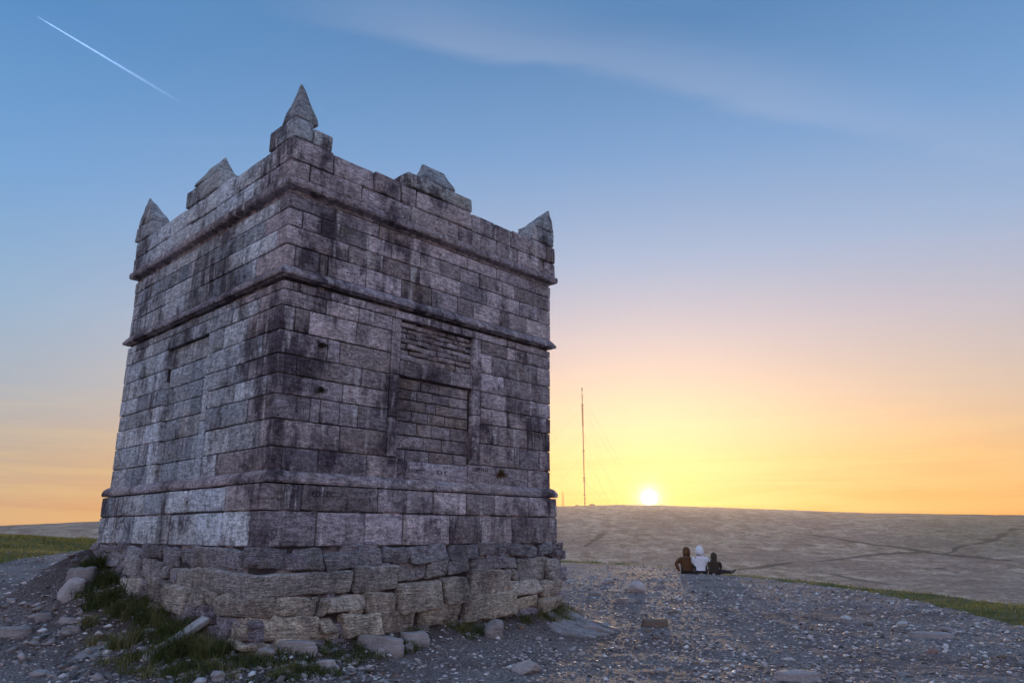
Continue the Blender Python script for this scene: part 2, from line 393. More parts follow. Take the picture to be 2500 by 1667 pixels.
# ------------------------------------------------------------------ moor beyond, rising to the skyline
SKY_A = np.array([-180, -90, -60, -45, -34.4, -32.2, -29.2, -20, -10, -2, 3.5, 5.6, 8, 10.7, 15, 20, 25.7, 30, 34.5, 45, 60, 90, 180.])
SKY_E = np.array([-.3, -.2, .1, .35, .56, .68, .86, 1.3, 1.85, 2.1, 2.13, 2.18, 2.22, 2.20, 2.0, 1.76, 1.46, 1.34, 1.20, .8, .5, 0, -.3])
FAR_A = np.array([-180, -40, -25, 0, 20, 40, 180.]); FAR_R = np.array([1500, 1500, 1700, 1930, 1930, 1700, 1500.])
def moor_h(x, y):
    r = np.hypot(x, y); az_ = np.degrees(np.arctan2(x, y))
    E = np.interp(az_, SKY_A, SKY_E); R = np.interp(az_, FAR_A, FAR_R)
    t = np.clip((r-170)/(R-170), 0, 1)
    g = 1-(1-t)**1.7
    e = -7.6+(E+7.6)*g
    z = 1.35+r*np.tan(np.radians(e))
    z = np.where(r > R, 1.35+R*np.tan(np.radians(E))-(r-R)*.05, z)
    w = sstep(170, 260, r)*(1-.93*sstep(.55, .95, t))
    z = z+w*(7*(fbm(x*.011, y*.011, 51, 4)-.47)+2.2*(fbm(x*.045, y*.045, 57, 3)-.45))
    z = z+sstep(.9, 1, t)*.9*(fbm(x*.05, y*.02, 61, 3)-.45)*2
    return z
az = np.concatenate([np.arange(-180, -42, 2.5), np.arange(-42, 42, .11), np.arange(42, 180.1, 2.5)])
rr = np.concatenate([np.geomspace(75, 180, 14)[:-1], np.geomspace(180, 1950, 300), np.geomspace(2000, 2600, 6)])
v, f = polar_grid(az, rr, moor_h)
me = mesh_np('moorland', v, f, M_MOOR, True)
# paths, ditches and gullies worn into the far slope, as lines on the plan (azimuth deg, range m) read as (x, y)
TRACKS = [(13.0, [(189, 753), (235, 794), (288, 844), (321, 864), (372, 882), (418, 913), (467, 944), (491, 951), (503, 938)]),
    (13.0, [(460, 1207), (474, 1183), (483, 1135), (488, 1079), (500, 1046), (511, 1012), (512, 963), (512, 918), (517, 880), (518, 837), (515, 788), (516, 759)]),
    (11.7, [(519, 906), (536, 918), (554, 942), (582, 964), (623, 981), (676, 1040), (761, 1135)]),
    (7.8, [(425, 1003), (467, 979), (491, 958)]),
    (6.5, [(659, 1661), (653, 1523), (660, 1450), (645, 1364), (647, 1295), (660, 1233), (663, 1162), (643, 1062), (627, 980), (627, 918)]),
    (6.5, [(303, 794), (317, 786), (317, 710), (315, 643)]),
    (7.8, [(432, 762), (428, 729)]),
    (10.4, [(518, 796), (532, 782)]),
    (6.5, [(349, 849), (343, 783), (371, 782)]),
    (5.2, [(240, 1073), (287, 1054), (334, 1038)]),
    (7.8, [(64, 970), (100, 1043), (124, 1129), (146, 1203), (205, 1237)]),
    (5.2, [(358, 1262), (392, 1213), (409, 1132), (419, 1046)]),
    ]
x, y = v[:, 0], v[:, 1]; trk = np.zeros(len(v))
rv = np.hypot(x, y)
for (w, pts) in TRACKS:
    pts = np.array(pts, float)
    for (a, b_) in zip(pts[:-1], pts[1:]):
        d = b_-a; L2 = (d**2).sum(); s = np.clip(((x-a[0])*d[0]+(y-a[1])*d[1])/L2, 0, 1)
        wob = 22*(fbm(x*.012, y*.012, 71, 3)-.45)
        qx = a[0]+d[0]*s; qy = a[1]+d[1]*s+wob
        dist = np.hypot(x-qx, y-qy)
        trk = np.maximum(trk, np.clip(1.25-dist/(w*(.2+.85*vnoise(x*.03, y*.03, 77))), 0, 1))
attr(me, 'track', trk)
az_ = np.degrees(np.arctan2(x, y))
attr(me, 'green', sstep(24, 32, az_)*sstep(900, 1250, rv)*.7+sstep(14, 4, np.abs(az_-8))*0+.5*sstep(330, 210, rv)*sstep(.5, .6, fbm(x*.02, y*.02, 91, 3)))
link('moorland', me, kind='structure')

# ------------------------------------------------------------------ the tower
H0 = 1.35                                             # eye height: measured levels below are from the eye
tower = empty('stone_tower', (CX, CY, 0), ANG, label='square dark gritstone lookout tower with blocked doorway and pinnacled parapet', cat='tower')
FR = {'R': (Vector((1, 0, 0)), Vector((0, -1, 0))), 'L': (Vector((0, 1, 0)), Vector((-1, 0, 0))),
      'E': (Vector((0, 1, 0)), Vector((1, 0, 0))), 'N': (Vector((1, 0, 0)), Vector((0, 1, 0)))}
def half(z): return 2.45+.011*(z-.693)
def segs(a, b, bev, n):
    L = b-a; bev = min(bev, L*.3)
    return [a, a+bev*.3, a+bev]+[a+bev+(L-2*bev)*i/n for i in range(1, n)]+[b-bev, b-bev*.3, b]
def rbox(lo, hi, n=(2, 1, 2), bev=.012, jit=.004, seed=0, fr=3.0, skew=0.0, taper=None):
    """a box with rounded arrises and an uneven surface, as (verts, quads)"""
    xs = [segs(lo[i], hi[i], bev, n[i]) for i in range(3)]
    cnt = [len(a) for a in xs]; vid = {}; V = []; F = []
    ctr = [(lo[i]+hi[i])/2 for i in range(3)]
    ib = [min(bev, (hi[i]-lo[i])*.3) for i in range(3)]; bb = min(ib)
    off = Vector((seed*3.17, seed*1.31, seed*7.7))
    rs = random.Random(seed*97+3)
    sk = [rs.uniform(-skew, skew) for _ in range(6)]
    def vert(i, j, k):
        key = (i, j, k)
        if key in vid: return vid[key]
        p = Vector((xs[0][i], xs[1][j], xs[2][k]))
        q = Vector([min(max(p[a], lo[a]+bb), hi[a]-bb) for a in range(3)])
        d = p-q
        if d.length > 1e-9: p = q+d.normalized()*bb
        if skew:
            rx = (p.x-ctr[0])/(hi[0]-lo[0]); rz = (p.z-ctr[2])/(hi[2]-lo[2]); ry = (p.y-ctr[1])/(hi[1]-lo[1])
            p = p+Vector((sk[0]*rz, sk[1]*rx+sk[5]*rz, sk[2]*rx+sk[3]*ry))
        nv = mnoise.noise_vector((p+off)*fr)*jit
        if jit > .008: nv += mnoise.noise_vector((p+off)*fr*2.7)*jit*.45
        p = p+nv
        vid[key] = len(V); V.append(p); return vid[key]
    for ax in range(3):
        a, b_ = (ax+1) % 3, (ax+2) % 3
        for side in (0, cnt[ax]-1):
            for u in range(cnt[a]-1):
                for w in range(cnt[b_]-1):
                    def mk(uu, ww):
                        t = [0, 0, 0]; t[ax] = side; t[a] = uu; t[b_] = ww; return vert(*t)
                    q = [mk(u, w), mk(u+1, w), mk(u+1, w+1), mk(u, w+1)]
                    F.append(q if side else q[::-1])
    return V, F
NSEED = [0]
def place_mesh(name, V, F, mat, parent, color=None, smooth=True, **kw):
    c = sum(V, Vector())/len(V)
    me = bpy.data.meshes.new(name); me.from_pydata([tuple(p-c) for p in V], [], F); me.update()
    if smooth: me.polygons.foreach_set('use_smooth', [True]*len(F))
    me.materials.append(mat)
    o = link(name, me, parent, color, **kw); o.location = c
    return o
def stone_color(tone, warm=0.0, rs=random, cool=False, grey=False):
    base = Vector((.44, .45, .47) if grey else ((.50, .51, .545) if cool else (.49, .41, .445))) * tone  # cool puts the bluish light of the left-hand face into its colour
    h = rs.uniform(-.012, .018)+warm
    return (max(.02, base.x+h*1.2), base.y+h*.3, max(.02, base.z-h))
TONE = [('R',-1.76,2.54,1.50),('R',-1.48,2.80,1.25),('R',-2.15,3.82,1.30),('R',-1.07,3.81,1.35),('R',-1.84,3.56,1.20),('R',-0.73,3.88,1.15),('R',-1.90,1.43,1.40),('R',-1.71,1.44,1.30),('R',-1.47,1.47,1.05),('R',1.22,3.31,1.25),('R',-0.98,3.31,1.30),('R',0.99,2.50,1.35),('R',1.14,2.25,1.30),('R',1.19,2.92,1.20),('R',-0.21,0.05,1.30),('R',-1.45,0.04,1.10),('R',-2.22,1.43,0.60),('R',-2.31,1.74,0.75),('R',-2.35,3.83,0.75),('R',-2.25,4.14,0.70),('R',-2.37,0.84,0.70),('R',-2.01,0.83,0.65),('R',-1.56,0.86,0.75),('R',-2.16,0.06,0.60),('R',-2.39,0.38,0.70),('R',-2.13,0.39,0.65),('R',-1.77,1.94,0.80),('R',-1.04,1.52,0.70),('R',-1.07,2.04,0.80),('R',-1.30,1.14,0.80),('R',-2.10,1.15,1.10),('R',-0.97,2.97,0.80),('L',1.07,1.76,1.30),('L',1.15,1.60,1.20),('L',1.07,1.37,1.30),('L',0.99,1.11,1.35),('L',-1.76,2.28,1.25),('L',-2.07,3.44,1.30),('L',-2.17,3.66,1.25),('L',-2.15,2.48,1.20),('L',-2.30,2.21,1.25),('L',-2.27,1.41,0.95),('L',-1.94,0.36,1.20),('L',-1.80,0.05,1.25),('L',-1.14,0.05,1.15),('L',-1.06,1.94,0.75),('L',-1.10,1.77,0.80),('L',-0.64,3.89,0.75),('L',0.14,4.21,0.80),('L',0.65,0.44,0.80),]
def sooted(face, s, z):
    """broad soot: heaviest on the near half of the doorway face and over the middle of the left-hand frieze"""
    if face == 'R':
        k = .42*math.exp(-((s+1.75)/1.05)**2-((z-1.35)/.95)**2)+.30*math.exp(-((s+2.0)/.8)**2-((z-.2)/.35)**2)+.25*math.exp(-((s+1.9)/.8)**2-((z-4.1)/.3)**2)+.2*math.exp(-((s)/.8)**2-((z-2.2)/.8)**2)
    else:
        k = .30*math.exp(-((s-.1)/1.1)**2-((z-3.6)/.6)**2)+.2*math.exp(-((s-.1)/.8)**2-((z-1.6)/1.2)**2)
    return max(.45, 1-k)
def tone_at(face, s0, s1, z0, z1, lo=.52, hi=1.22):
    return tone_at0(face, s0, s1, z0, z1, lo, hi)*sooted(face, (s0+s1)/2, (z0+z1)/2)*1.06
def tone_at0(face, s0, s1, z0, z1, lo, hi):
    for (fc, s, z, t) in TONE:
        if fc == face and s0 <= s <= s1 and z0 <= z <= z1: return t
    return random.uniform(lo, hi)
def stone(name, face, s0, s1, z0, z1, out, depth, tone, mat=None, n=None, bev=.008, jit=.004, skew=.0, warm=0, parent=None, fr=3.0):
    """a stone in a face of the tower: from s0 to s1 along it, z0 to z1 (from eye level), outer skin at 'out' from the centre"""
    NSEED[0] += 1
    t, nn = FR[face]
    a = t*s0+nn*(out-depth); b_ = t*s1+nn*out
    lo = [min(a[i], b_[i]) for i in range(3)]; hi = [max(a[i], b_[i]) for i in range(3)]
    lo[2] = z0+H0; hi[2] = z1+H0
    if mat is None: warm, tone = (-.006, tone*1.08) if face == 'L' else (warm+.004, tone*.96)      # right face sootier; left face paler, its bluish light put into the colour
    if n is None:
        ns = max(1, min(4, round((s1-s0)/.25))); n = (ns, 1, 2) if face in 'RN' else (1, ns, 2)
    V, F = rbox(lo, hi, n, bev, jit, NSEED[0], fr, skew)
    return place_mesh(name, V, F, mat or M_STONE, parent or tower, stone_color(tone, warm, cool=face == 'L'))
def quoin(name, corner, sR, sL, z0, z1, out, tone, jit=.004, bev=.012, mat=None, outL=None):
    """corner stone seen on both faces"""
    NSEED[0] += 1
    outL = outL or out
    if corner == 'F': lo = [-outL, -out, z0+H0]; hi = [sR, sL, z1+H0]
    V, F = rbox(lo, hi, (2, 2, 2), bev, jit, NSEED[0])
    return place_mesh(name, V, F, mat or M_STONE, tower, stone_color(tone))

G = .006                                               # half a joint
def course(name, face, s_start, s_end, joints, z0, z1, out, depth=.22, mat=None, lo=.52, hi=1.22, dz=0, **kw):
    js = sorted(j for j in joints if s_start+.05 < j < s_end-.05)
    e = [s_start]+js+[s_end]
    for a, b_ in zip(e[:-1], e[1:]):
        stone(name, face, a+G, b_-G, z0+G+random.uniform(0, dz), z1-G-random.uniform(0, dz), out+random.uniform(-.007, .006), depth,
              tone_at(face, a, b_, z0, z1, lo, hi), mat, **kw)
J_R = {
  'f0': [-1.825, -1.125, -0.531, 0.088, 0.54, 1.167, 2.094],
  'f1': [-2.286, -2.016, -1.289, -0.902, -0.388, 0.005, 0.391, 0.797, 1.311, 1.575],
  'f2': [-1.593, -1.032, -0.395, 0.405, 0.956, 1.7, 2.188],
  'f3': [-2.346, -2.002, -1.885, -1.3, -0.702, -0.154, 0.341, 0.68, 1.254, 1.361, 1.861],
  'b0': [-2.242, -1.807, -1.282, -0.786, 0.036, 0.74, 1.428, 1.617],
  'b1l': [-1.861, -1.373],
  'b2l': [-2.279, -2.087, -1.392],
  'b3l': [-1.796, -1.618],
  'b4l': [-2.197, -1.272],
  'b5l': [-1.538],
  'b6l': [-1.975, -1.839, -1.565, -1.293],
  'b7l': [-1.537],
  'b8l': [-2.295, -1.814, -1.122],
  'b1r': [1.43, 1.618],
  'b2r': [1.085, 2.147],
  'b3r': [1.366],
  'b4r': [1.412, 1.948],
  'b5r': [1.457, 1.993],
  'b6r': [1.254, 1.904],
  'b7r': [1.612, 1.717, 2.203],
  'b8r': [1.118, 1.92],
  'p0': [-2.267, -2.042, -0.967, -0.053, 0.56, 1.107, 1.847, 2.335],
  'p1': [-1.83, -1.148, -0.552, 0.25, 0.855, 1.484],
  'c0': [-2.269, -1.481, -0.643, 0.286, 1.111, 1.603, 2.177],
  'c1': [-1.937, -1.297, -0.825, -0.54, 0.547, 1.056, 1.451, 2.338],
}
J_L = {
  'f0': [-2.24, -1.842, -1.283, -0.426, 0.555, 1.603, 2.166],
  'f1': [-1.891, -1.323, -1.108, -0.337, 0.254, 0.972, 1.473],
  'f2': [-2.226, -1.35, -0.852, -0.215, 0.594, 1.154, 2.069],
  'f3': [-1.758, -1.615, -0.357, 0.378, 1.126, 2.151],
  'b0': [-1.278, -0.633, 0.001, 0.789, 1.446],
  'b1': [-1.913, -1.221, -0.588, -0.023, 0.762, 1.373],
  'b2r': [-1.673, -1.004],
  'b3r': [-2.176, -2.093, -1.453],
  'b4r': [-1.753, -1.224],
  'b5r': [-2.265, -1.469],
  'b6r': [-1.838],
  'b7r': [-2.151, -1.379],
  'b8r': [-1.113],
  'b2l': [1.214, 1.774],
  'b3l': [1.458, 2.179],
  'b4l': [1.249, 1.763],
  'b5l': [1.2, 2.159],
  'b6l': [1.383],
  'b7l': [1.14, 2.161],
  'b8l': [1.072, 1.871],
  'b2p': [-0.085],
  'b3p': [0.012],
  'b4p': [0.117],
  'b5p': [-0.072],
  'b6p': [0.371, 0.086],
  'b7p': [0.215, -0.244],
  'b8p': [0.12],
  'p0': [-1.61, -0.573, 0.089, 0.861, 1.645],
  'p1': [-2.253, -1.577, -0.943, -0.148, 0.326, 1.145, 1.493],
  'c0': [-1.793, -1.618, -0.474, 0.318, 0.926, 1.216, 1.669, 2.456],
  'c1': [-2.27, -2.083, -0.993, -0.478, -0.018, 0.203, 0.586, 1.132, 1.894],
}
ZF = [4.105, 3.91, 3.677, 3.43, 3.16]
ZB = [2.972, 2.86, 2.66, 2.36, 2.07, 1.83, 1.59, 1.30, .98, .70]

# core behind the stones, bedded in mortar
def plainbox(name, lo, hi, mat, parent, color=None, **kw):
    V, F = rbox(lo, hi, (1, 1, 1), .01, 0, 0)
    return place_mesh(name, V, F, mat, parent, color, smooth=False, **kw)
def prism(name, pts, mat, parent, **kw):               # stack of square rings (half width, z)
    V = []; F = []
    for (a, z) in pts: V += [Vector((-a, -a, z+H0)), Vector((a, -a, z+H0)), Vector((a, a, z+H0)), Vector((-a, a, z+H0))]
    for i in range(len(pts)-1):
        for k in range(4): F.append([i*4+k, i*4+(k+1) % 4, i*4+4+(k+1) % 4, i*4+4+k])
    F.append([3, 2, 1, 0]); F.append([len(V)-4, len(V)-3, len(V)-2, len(V)-1])
    return place_mesh(name, V, F, mat, parent, (.25, .2, .2), smooth=False, **kw)
prism('wall_core', [(half(3.0)-.024, 3.02), (half(4.1)-.024, 4.12)], M_MORTAR, tower)
prism('plinth_core', [(2.50, -.14), (2.50, .555)], M_MORTAR, tower)

def quoined(rowR, rowL, z0, z1, out, name='wall_stone', nameq='quoin'):
    """one course on both seen faces with a shared corner stone; returns the start positions"""
    jr = sorted(rowR)[0]; jl = sorted(rowL)[0]
    tq = (tone_at('R', -2.45, jr, z0, z1)+tone_at('L', -2.45, jl, z0, z1))/2
    quoin(nameq, 'F', jr-G, jl-G, z0+G, z1-G, out+random.uniform(-.004, .004), tq)
    return jr, jl
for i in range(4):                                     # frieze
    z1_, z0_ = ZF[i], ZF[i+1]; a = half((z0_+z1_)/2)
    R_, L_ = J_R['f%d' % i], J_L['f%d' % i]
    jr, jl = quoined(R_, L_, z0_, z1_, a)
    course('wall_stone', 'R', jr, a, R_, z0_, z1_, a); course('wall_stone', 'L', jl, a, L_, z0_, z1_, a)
DL, DR = -.67, .70                                     # doorway reveals
PL0, PL1 = -.56, .76                                   # sunk panel on the left-hand face
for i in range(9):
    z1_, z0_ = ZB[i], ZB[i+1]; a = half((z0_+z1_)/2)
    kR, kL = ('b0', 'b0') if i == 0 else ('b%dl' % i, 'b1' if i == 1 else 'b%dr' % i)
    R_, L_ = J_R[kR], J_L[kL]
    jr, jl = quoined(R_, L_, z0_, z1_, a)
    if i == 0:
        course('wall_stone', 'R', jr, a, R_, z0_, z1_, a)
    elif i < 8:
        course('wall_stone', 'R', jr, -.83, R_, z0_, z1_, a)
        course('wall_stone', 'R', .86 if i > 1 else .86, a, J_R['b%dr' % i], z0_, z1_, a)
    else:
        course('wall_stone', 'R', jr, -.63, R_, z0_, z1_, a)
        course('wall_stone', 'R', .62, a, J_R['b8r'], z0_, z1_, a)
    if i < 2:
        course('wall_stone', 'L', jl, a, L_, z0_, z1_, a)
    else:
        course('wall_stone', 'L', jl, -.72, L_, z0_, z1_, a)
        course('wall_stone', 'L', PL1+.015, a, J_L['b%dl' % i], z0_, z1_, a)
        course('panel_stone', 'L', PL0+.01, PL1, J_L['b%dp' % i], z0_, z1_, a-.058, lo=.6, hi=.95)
for (z0_, z1_) in ((2.07, 2.66), (1.45, 2.07), (.70, 1.45)):   # upright strip beside the sunk panel
    stone('jamb_stone', 'L', -.72+G, PL0, z0_+G, z1_-G, half(2)+.002, .22, random.uniform(.8, .95))
# doorway: jambs, lintel, sill and two fillings
for (z0_, z1_, t) in ((2.08, 2.86, .8), (1.5, 2.08, .95), (.98, 1.5, 1.15)):
    stone('jamb_stone', 'R', -.83+G, DL, z0_+G, z1_-G, half(2)+.004, .24, t, warm=.01)
for (z0_, z1_, t) in ((2.08, 2.86, 1.0), (1.7, 2.08, .9), (.98, 1.7, 1.15)):
    stone('jamb_stone', 'R', DR, .86-G, z0_+G, z1_-G, half(2)+.004, .24, t)
stone('lintel', 'R', DL+.008, DR-.008, 2.085, 2.285, half(2)-.004, .24, .85, n=(4, 1, 2))
stone('sill_stone', 'R', -.63+G, .62-G, .705, .945, half(1)+.012, .24, .95, n=(5, 1, 2), bev=.02)
IR = [2.062, 1.915, 1.77, 1.622, 1.47, 1.289, 1.102, .945]
IJ = [[-.244, .087, .34], [-.311, -.035, .285], [-.153, .039, .348], [-.394, -.111, .209], [-.298, -.037, .317], [-.171, .162], [-.48, -.067, .379]]
for i in range(7):
    js = [DL+.02]+IJ[i]+[DR-.05]
    for a_, b_ in zip(js[:-1], js[1:]):
        stone('infill_stone', 'R', a_+.008, b_-.008, IR[i+1]+.008, IR[i]-.008, 2.409+random.uniform(-.004, .004), .15,
              random.uniform(.42, .72), M_BRICK, bev=.008, warm=.012)  # filling toned down to carry the shadow of the lintel in its colour
rs = random.Random(5)
z = 2.845; rowi = 0
while z > 2.32:
    hgt = rs.choice([.05, .07, .075, .085]); z0_ = max(2.29, z-hgt)
    if z0_ < 2.325: z0_ = 2.292
    s = DL+.012
    while s < DR-.02:
        w_ = rs.uniform(.12, .34); e = min(s+w_, DR-.012)
        if DR-.012-e < .07: e = DR-.012
        dz = rs.uniform(-.008, .008)
        stone('infill_stone', 'R', s+.006, e-.006, z0_+.005+max(dz, 0), z-.005+min(dz, 0), 2.425+rs.uniform(-.03, .012), .15,
              rs.uniform(.42, .9), M_BRICK, bev=.012, jit=.007, skew=.012, warm=.01, n=(2, 1, 1))
        s = e
    z = z0_; rowi += 1
# the walls behind the openings, set back (the face core is pierced there)
def wallcore():
    """mortar-bedded core of the main stage with shallow sinkings for doorway and panel"""
    a0 = half(1.8)-.024
    parts = [((-a0+.16, -a0+.16, .68), (a0, a0, 3.03)), ((-a0, -a0+.16, .68), (-a0+.165, PL0-.02, 3.03)), ((-a0, PL1+.02, .68), (-a0+.165, a0, 3.03)),
             ((-a0, PL0-.03, 2.66), (-a0+.165, PL1+.03, 3.03)), ((-a0+.065, PL0-.03, .68), (-a0+.165, PL1+.03, 2.67)),                                   # body back of the right-hand face
             ((-a0, -a0, .68), (DL-.02, -a0+.17, 3.03)), ((DR+.02, -a0, .68), (a0, -a0+.17, 3.03)),
             ((DL-.03, -a0, 2.85), (DR+.03, -a0+.17, 3.03)), ((DL-.03, -a0, .68), (DR+.03, -a0+.17, .93)),
             ((DL-.03, -a0+.045, .68), (DR+.03, -a0+.17, 2.88))]
    for k, (lo, hi) in enumerate(parts):
        lo = (lo[0]+.001*k, lo[1]+.0013*k, lo[2]+H0+.001*k); hi = (hi[0]-.001*k, hi[1]-.0013*k, hi[2]+H0-.001*k)
        yield rbox(lo, hi, (1, 1, 1), .004, 0, 0)
V = []; F = []
for (v_, f_) in wallcore():
    F += [[i+len(V) for i in q] for q in f_]; V += v_
place_mesh('wall_core', V, F, M_MORTAR, tower, (.25, .2, .2), smooth=False)

# plinth
for key, z1_, z0_ in (('p0', .565, .262), ('p1', .262, -.133)):
    R_, L_ = J_R[key], J_L[key]
    jr, jl = quoined(R_, L_, z0_, z1_, 2.525, nameq='plinth_stone')
    course('plinth_stone', 'R', jr, 2.525, R_, z0_, z1_, 2.525, .25, bev=.02, jit=.009, dz=.006)
    course('plinth_stone', 'L', jl, 2.525, L_, z0_, z1_, 2.525, .25, bev=.022, jit=.012, dz=.006)

# mouldings: a profile swept along each face between joints, mitred at the corners
def moulding(name, prof, cuts, tone, jit=.004):
    """prof: (out from centre, z) from the top round to the underside; cuts: joints per face"""
    for face in 'RLEN':
        t, nn = FR[face]; js = cuts.get(face, [-.9, .8])
        e = [None]+sorted(js)+[None]
        for a, b_ in zip(e[:-1], e[1:]):
            NSEED[0] += 1; off = Vector((NSEED[0]*1.7, 0, 0))
            V = []; F = []; n_ = 6; k = len(prof)
            for i in range(n_+1):
                for (o_, z_) in prof:
                    sa = -o_+.0 if a is None else a+.003
                    sb = o_ if b_ is None else b_-.003
                    p = t*(sa+(sb-sa)*i/n_)+nn*o_+Vector((0, 0, z_+H0))
                    mit = (i == 0 and a is None) or (i == n_ and b_ is None)
                    if not mit: p += mnoise.noise_vector((p+off)*4)*jit
                    else: p += mnoise.noise_vector(Vector((o_, z_, 3)))*0
                    V.append(p)
            for i in range(n_):
                for j in range(k):
                    F.append([i*k+j, (i+1)*k+j, (i+1)*k+(j+1) % k, i*k+(j+1) % k])
            F.append(list(range(k))[::-1]); F.append([n_*k+j for j in range(k)])
            if face in 'LN': F = [q[::-1] for q in F]
            me_o = place_mesh(name, V, F, M_STONE, tower, stone_color(tone*random.uniform(.88, 1.08)), smooth=False)
            
moulding('moulding_stone', [(2.40, .72), (2.455, .712), (2.485, .70), (2.515, .672), (2.535, .635), (2.54, .60), (2.53, .572), (2.40, .57)],
         {'R': [-1.0, -.55, -.02, .25, .45, 1.5], 'L': [-1.63, -.6, .4, 1.4]}, .8, .004)
moulding('string_course_stone', [(2.40, 3.172), (2.482, 3.16), (2.535, 3.085), (2.546, 3.07), (2.546, 3.04), (2.536, 3.028), (2.50, 3.03), (2.495, 3.012), (2.40, 3.012)],
         {'R': [-1.55, -.5, .25, 1.2], 'L': [-1.7, -.9, .2, 1.3]}, .72, .002)
moulding('cornice_stone', [(2.30, 4.285), (2.57, 4.28), (2.578, 4.25), (2.576, 4.205), (2.565, 4.182), (2.545, 4.172), (2.51, 4.168), (2.472, 4.158), (2.462, 4.13), (2.462, 4.108), (2.30, 4.108)],
         {'R': [-1.4, -.6, .3, 1.15, 1.75], 'L': [-1.6, -.5, .6, 1.9]}, .78, .002)

# roof slab inside the parapet and parapet walls
plainbox('roof', (-2.3, -2.3, 4.15+H0), (2.3, 2.3, 4.27+H0), M_STONE, tower, (.25, .23, .22))
PO = 2.548; PT = .30
def parapet(face, jr0, jr1, s_first0, s_first1):
    pass
V = []; F = []
for (lo, hi) in (((-PO+.03, -PO+.03, 4.27), (PO-.03, -PO+PT-.03, 4.80)), ((-PO+.031, PO-PT+.03, 4.27), (PO-.031, PO-.03, 4.79)),
                 ((-PO+.03, -PO+.1, 4.27), (-PO+PT-.03, PO-.1, 4.795)), ((PO-PT+.03, -PO+.1, 4.27), (PO-.03, PO-.1, 4.785))):
    v_, f_ = rbox((lo[0], lo[1], lo[2]+H0), (hi[0], hi[1], hi[2]+H0), (1, 1, 1), .004, 0, 0)
    F += [[i+len(V) for i in q] for q in f_]; V += v_
place_mesh('parapet_core', V, F, M_MORTAR, tower, (.25, .2, .2), smooth=False)
for key, z0_, z1_ in (('c0', 4.285, 4.535), ('c1', 4.535, 4.84)):
    R_, L_ = J_R[key], J_L[key]
    jr, jl = sorted(R_)[0], sorted(L_)[0]
    NSEED[0] += 1
    V, F = rbox([-PO, -PO, z0_+G+H0], [jr-G, -PO+PT, z1_-G+H0], (2, 1, 2), .02, .012, NSEED[0])
    place_mesh('parapet_stone', V, F, M_STONE, tower, stone_color(.75 if key == 'c0' else .9))
    V, F = rbox([-PO+.002, -PO+PT+.003, z0_+G+H0], [-PO+PT, max(jl, -PO+PT+.1)-G, z1_-G+H0], (1, 1, 2), .02, .008, NSEED[0])
    place_mesh('parapet_stone', V, F, M_STONE, tower, stone_color(.95))
    for fc, js in (('R', R_), ('L', L_)):
        st0 = jr if fc == 'R' else max(jl, -PO+PT+.1)
        endp = PO if fc == 'R' else PO
        js2 = [j for j in sorted(js)[1:] if j > st0+.1]
        e = [st0]+js2+[endp]
        for a_, b_ in zip(e[:-1], e[1:]):
            if fc == 'R' and key == 'c0' and abs(b_-PO) < .01: a_ += .10        # the gap beside the far corner stone
            zt = z1_-(random.uniform(0, .018) if key == 'c1' else 0)
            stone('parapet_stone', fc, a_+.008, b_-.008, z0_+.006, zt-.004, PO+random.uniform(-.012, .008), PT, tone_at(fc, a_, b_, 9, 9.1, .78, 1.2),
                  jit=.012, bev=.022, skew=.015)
    for fc in 'EN':
        js = [-2.2]; s = -2.2
        while s < 2.0: s += random.uniform(.5, .9); js.append(min(s, 2.22))
        for a_, b_ in zip(js[:-1], js[1:]):
            if b_-a_ > .12: stone('parapet_stone', fc, a_+.008, b_-.008, z0_+.006, z1_-.004, PO, PT, random.uniform(.8, 1.1), jit=.01, bev=.02)
# stepped blocks and capstones over corners and middles
def cap(name, lo, hi, apex, seed, tone, ridge=None, jit=.019):
    """a solid capstone: a low upright base drawn up to a blunt point (or short ridge)"""
    V, F = rbox((lo[0], lo[1], 0), (hi[0], hi[1], 1), (3, 3, 7), .02, 0, seed)
    out = []
    for p in V:
        t_ = max(0, (p.z-.08)/.92); t_ = min(1, t_)
        w = 1-t_*.93
        q = Vector((apex[0]+(p.x-apex[0])*w, apex[1]+(p.y-apex[1])*w, lo[2]+(hi[2]-lo[2])*p.z))
        if ridge == 'x': q.y = p.y*.0+apex[1]+(p.y-apex[1])*(1-.35*t_)
        if ridge == 'y': q.x = apex[0]+(p.x-apex[0])*(1-.35*t_)
        q += mnoise.noise_vector((q+Vector((seed*5.1, 0, 0)))*6)*jit
        out.append(q)
    return place_mesh(name, out, F, M_STONE, tower, stone_color(tone, grey=True))
def solid(name, lo, hi, tone, seed, jit=.012, bev=.022):
    V, F = rbox(lo, hi, (2, 2, 2), bev, jit, seed, 4, .012)
    return place_mesh(name, V, F, M_STONE, tower, stone_color(tone, grey=True))
z0_, z1_ = 4.845+H0, 5.12+H0
# front corner
solid('merlon_stone', (-PO, -PO, z0_), (-2.27, -1.93, z1_), 1.05, 501)
solid('merlon_stone', (-2.255, -PO+.005, z0_), (-1.98, -PO+PT, z1_-.06), 1.05, 502)
cap('capstone', (-PO+.01, -PO+.01, z1_), (-2.2, -2.2, 5.68+H0), (-2.42, -2.42), 503, .75)
# far right corner
solid('merlon_stone', (1.94, -PO, z0_), (2.33, -PO+PT+.02, z1_-.01), .95, 504)
solid('merlon_stone', (2.345, -PO+.01, z0_), (PO-.005, -2.05, z1_-.012), 1.0, 505)
cap('capstone', (2.06, -PO+.012, z1_), (PO-.004, -2.24, 5.57+H0), (2.52, -2.44), 506, .85)
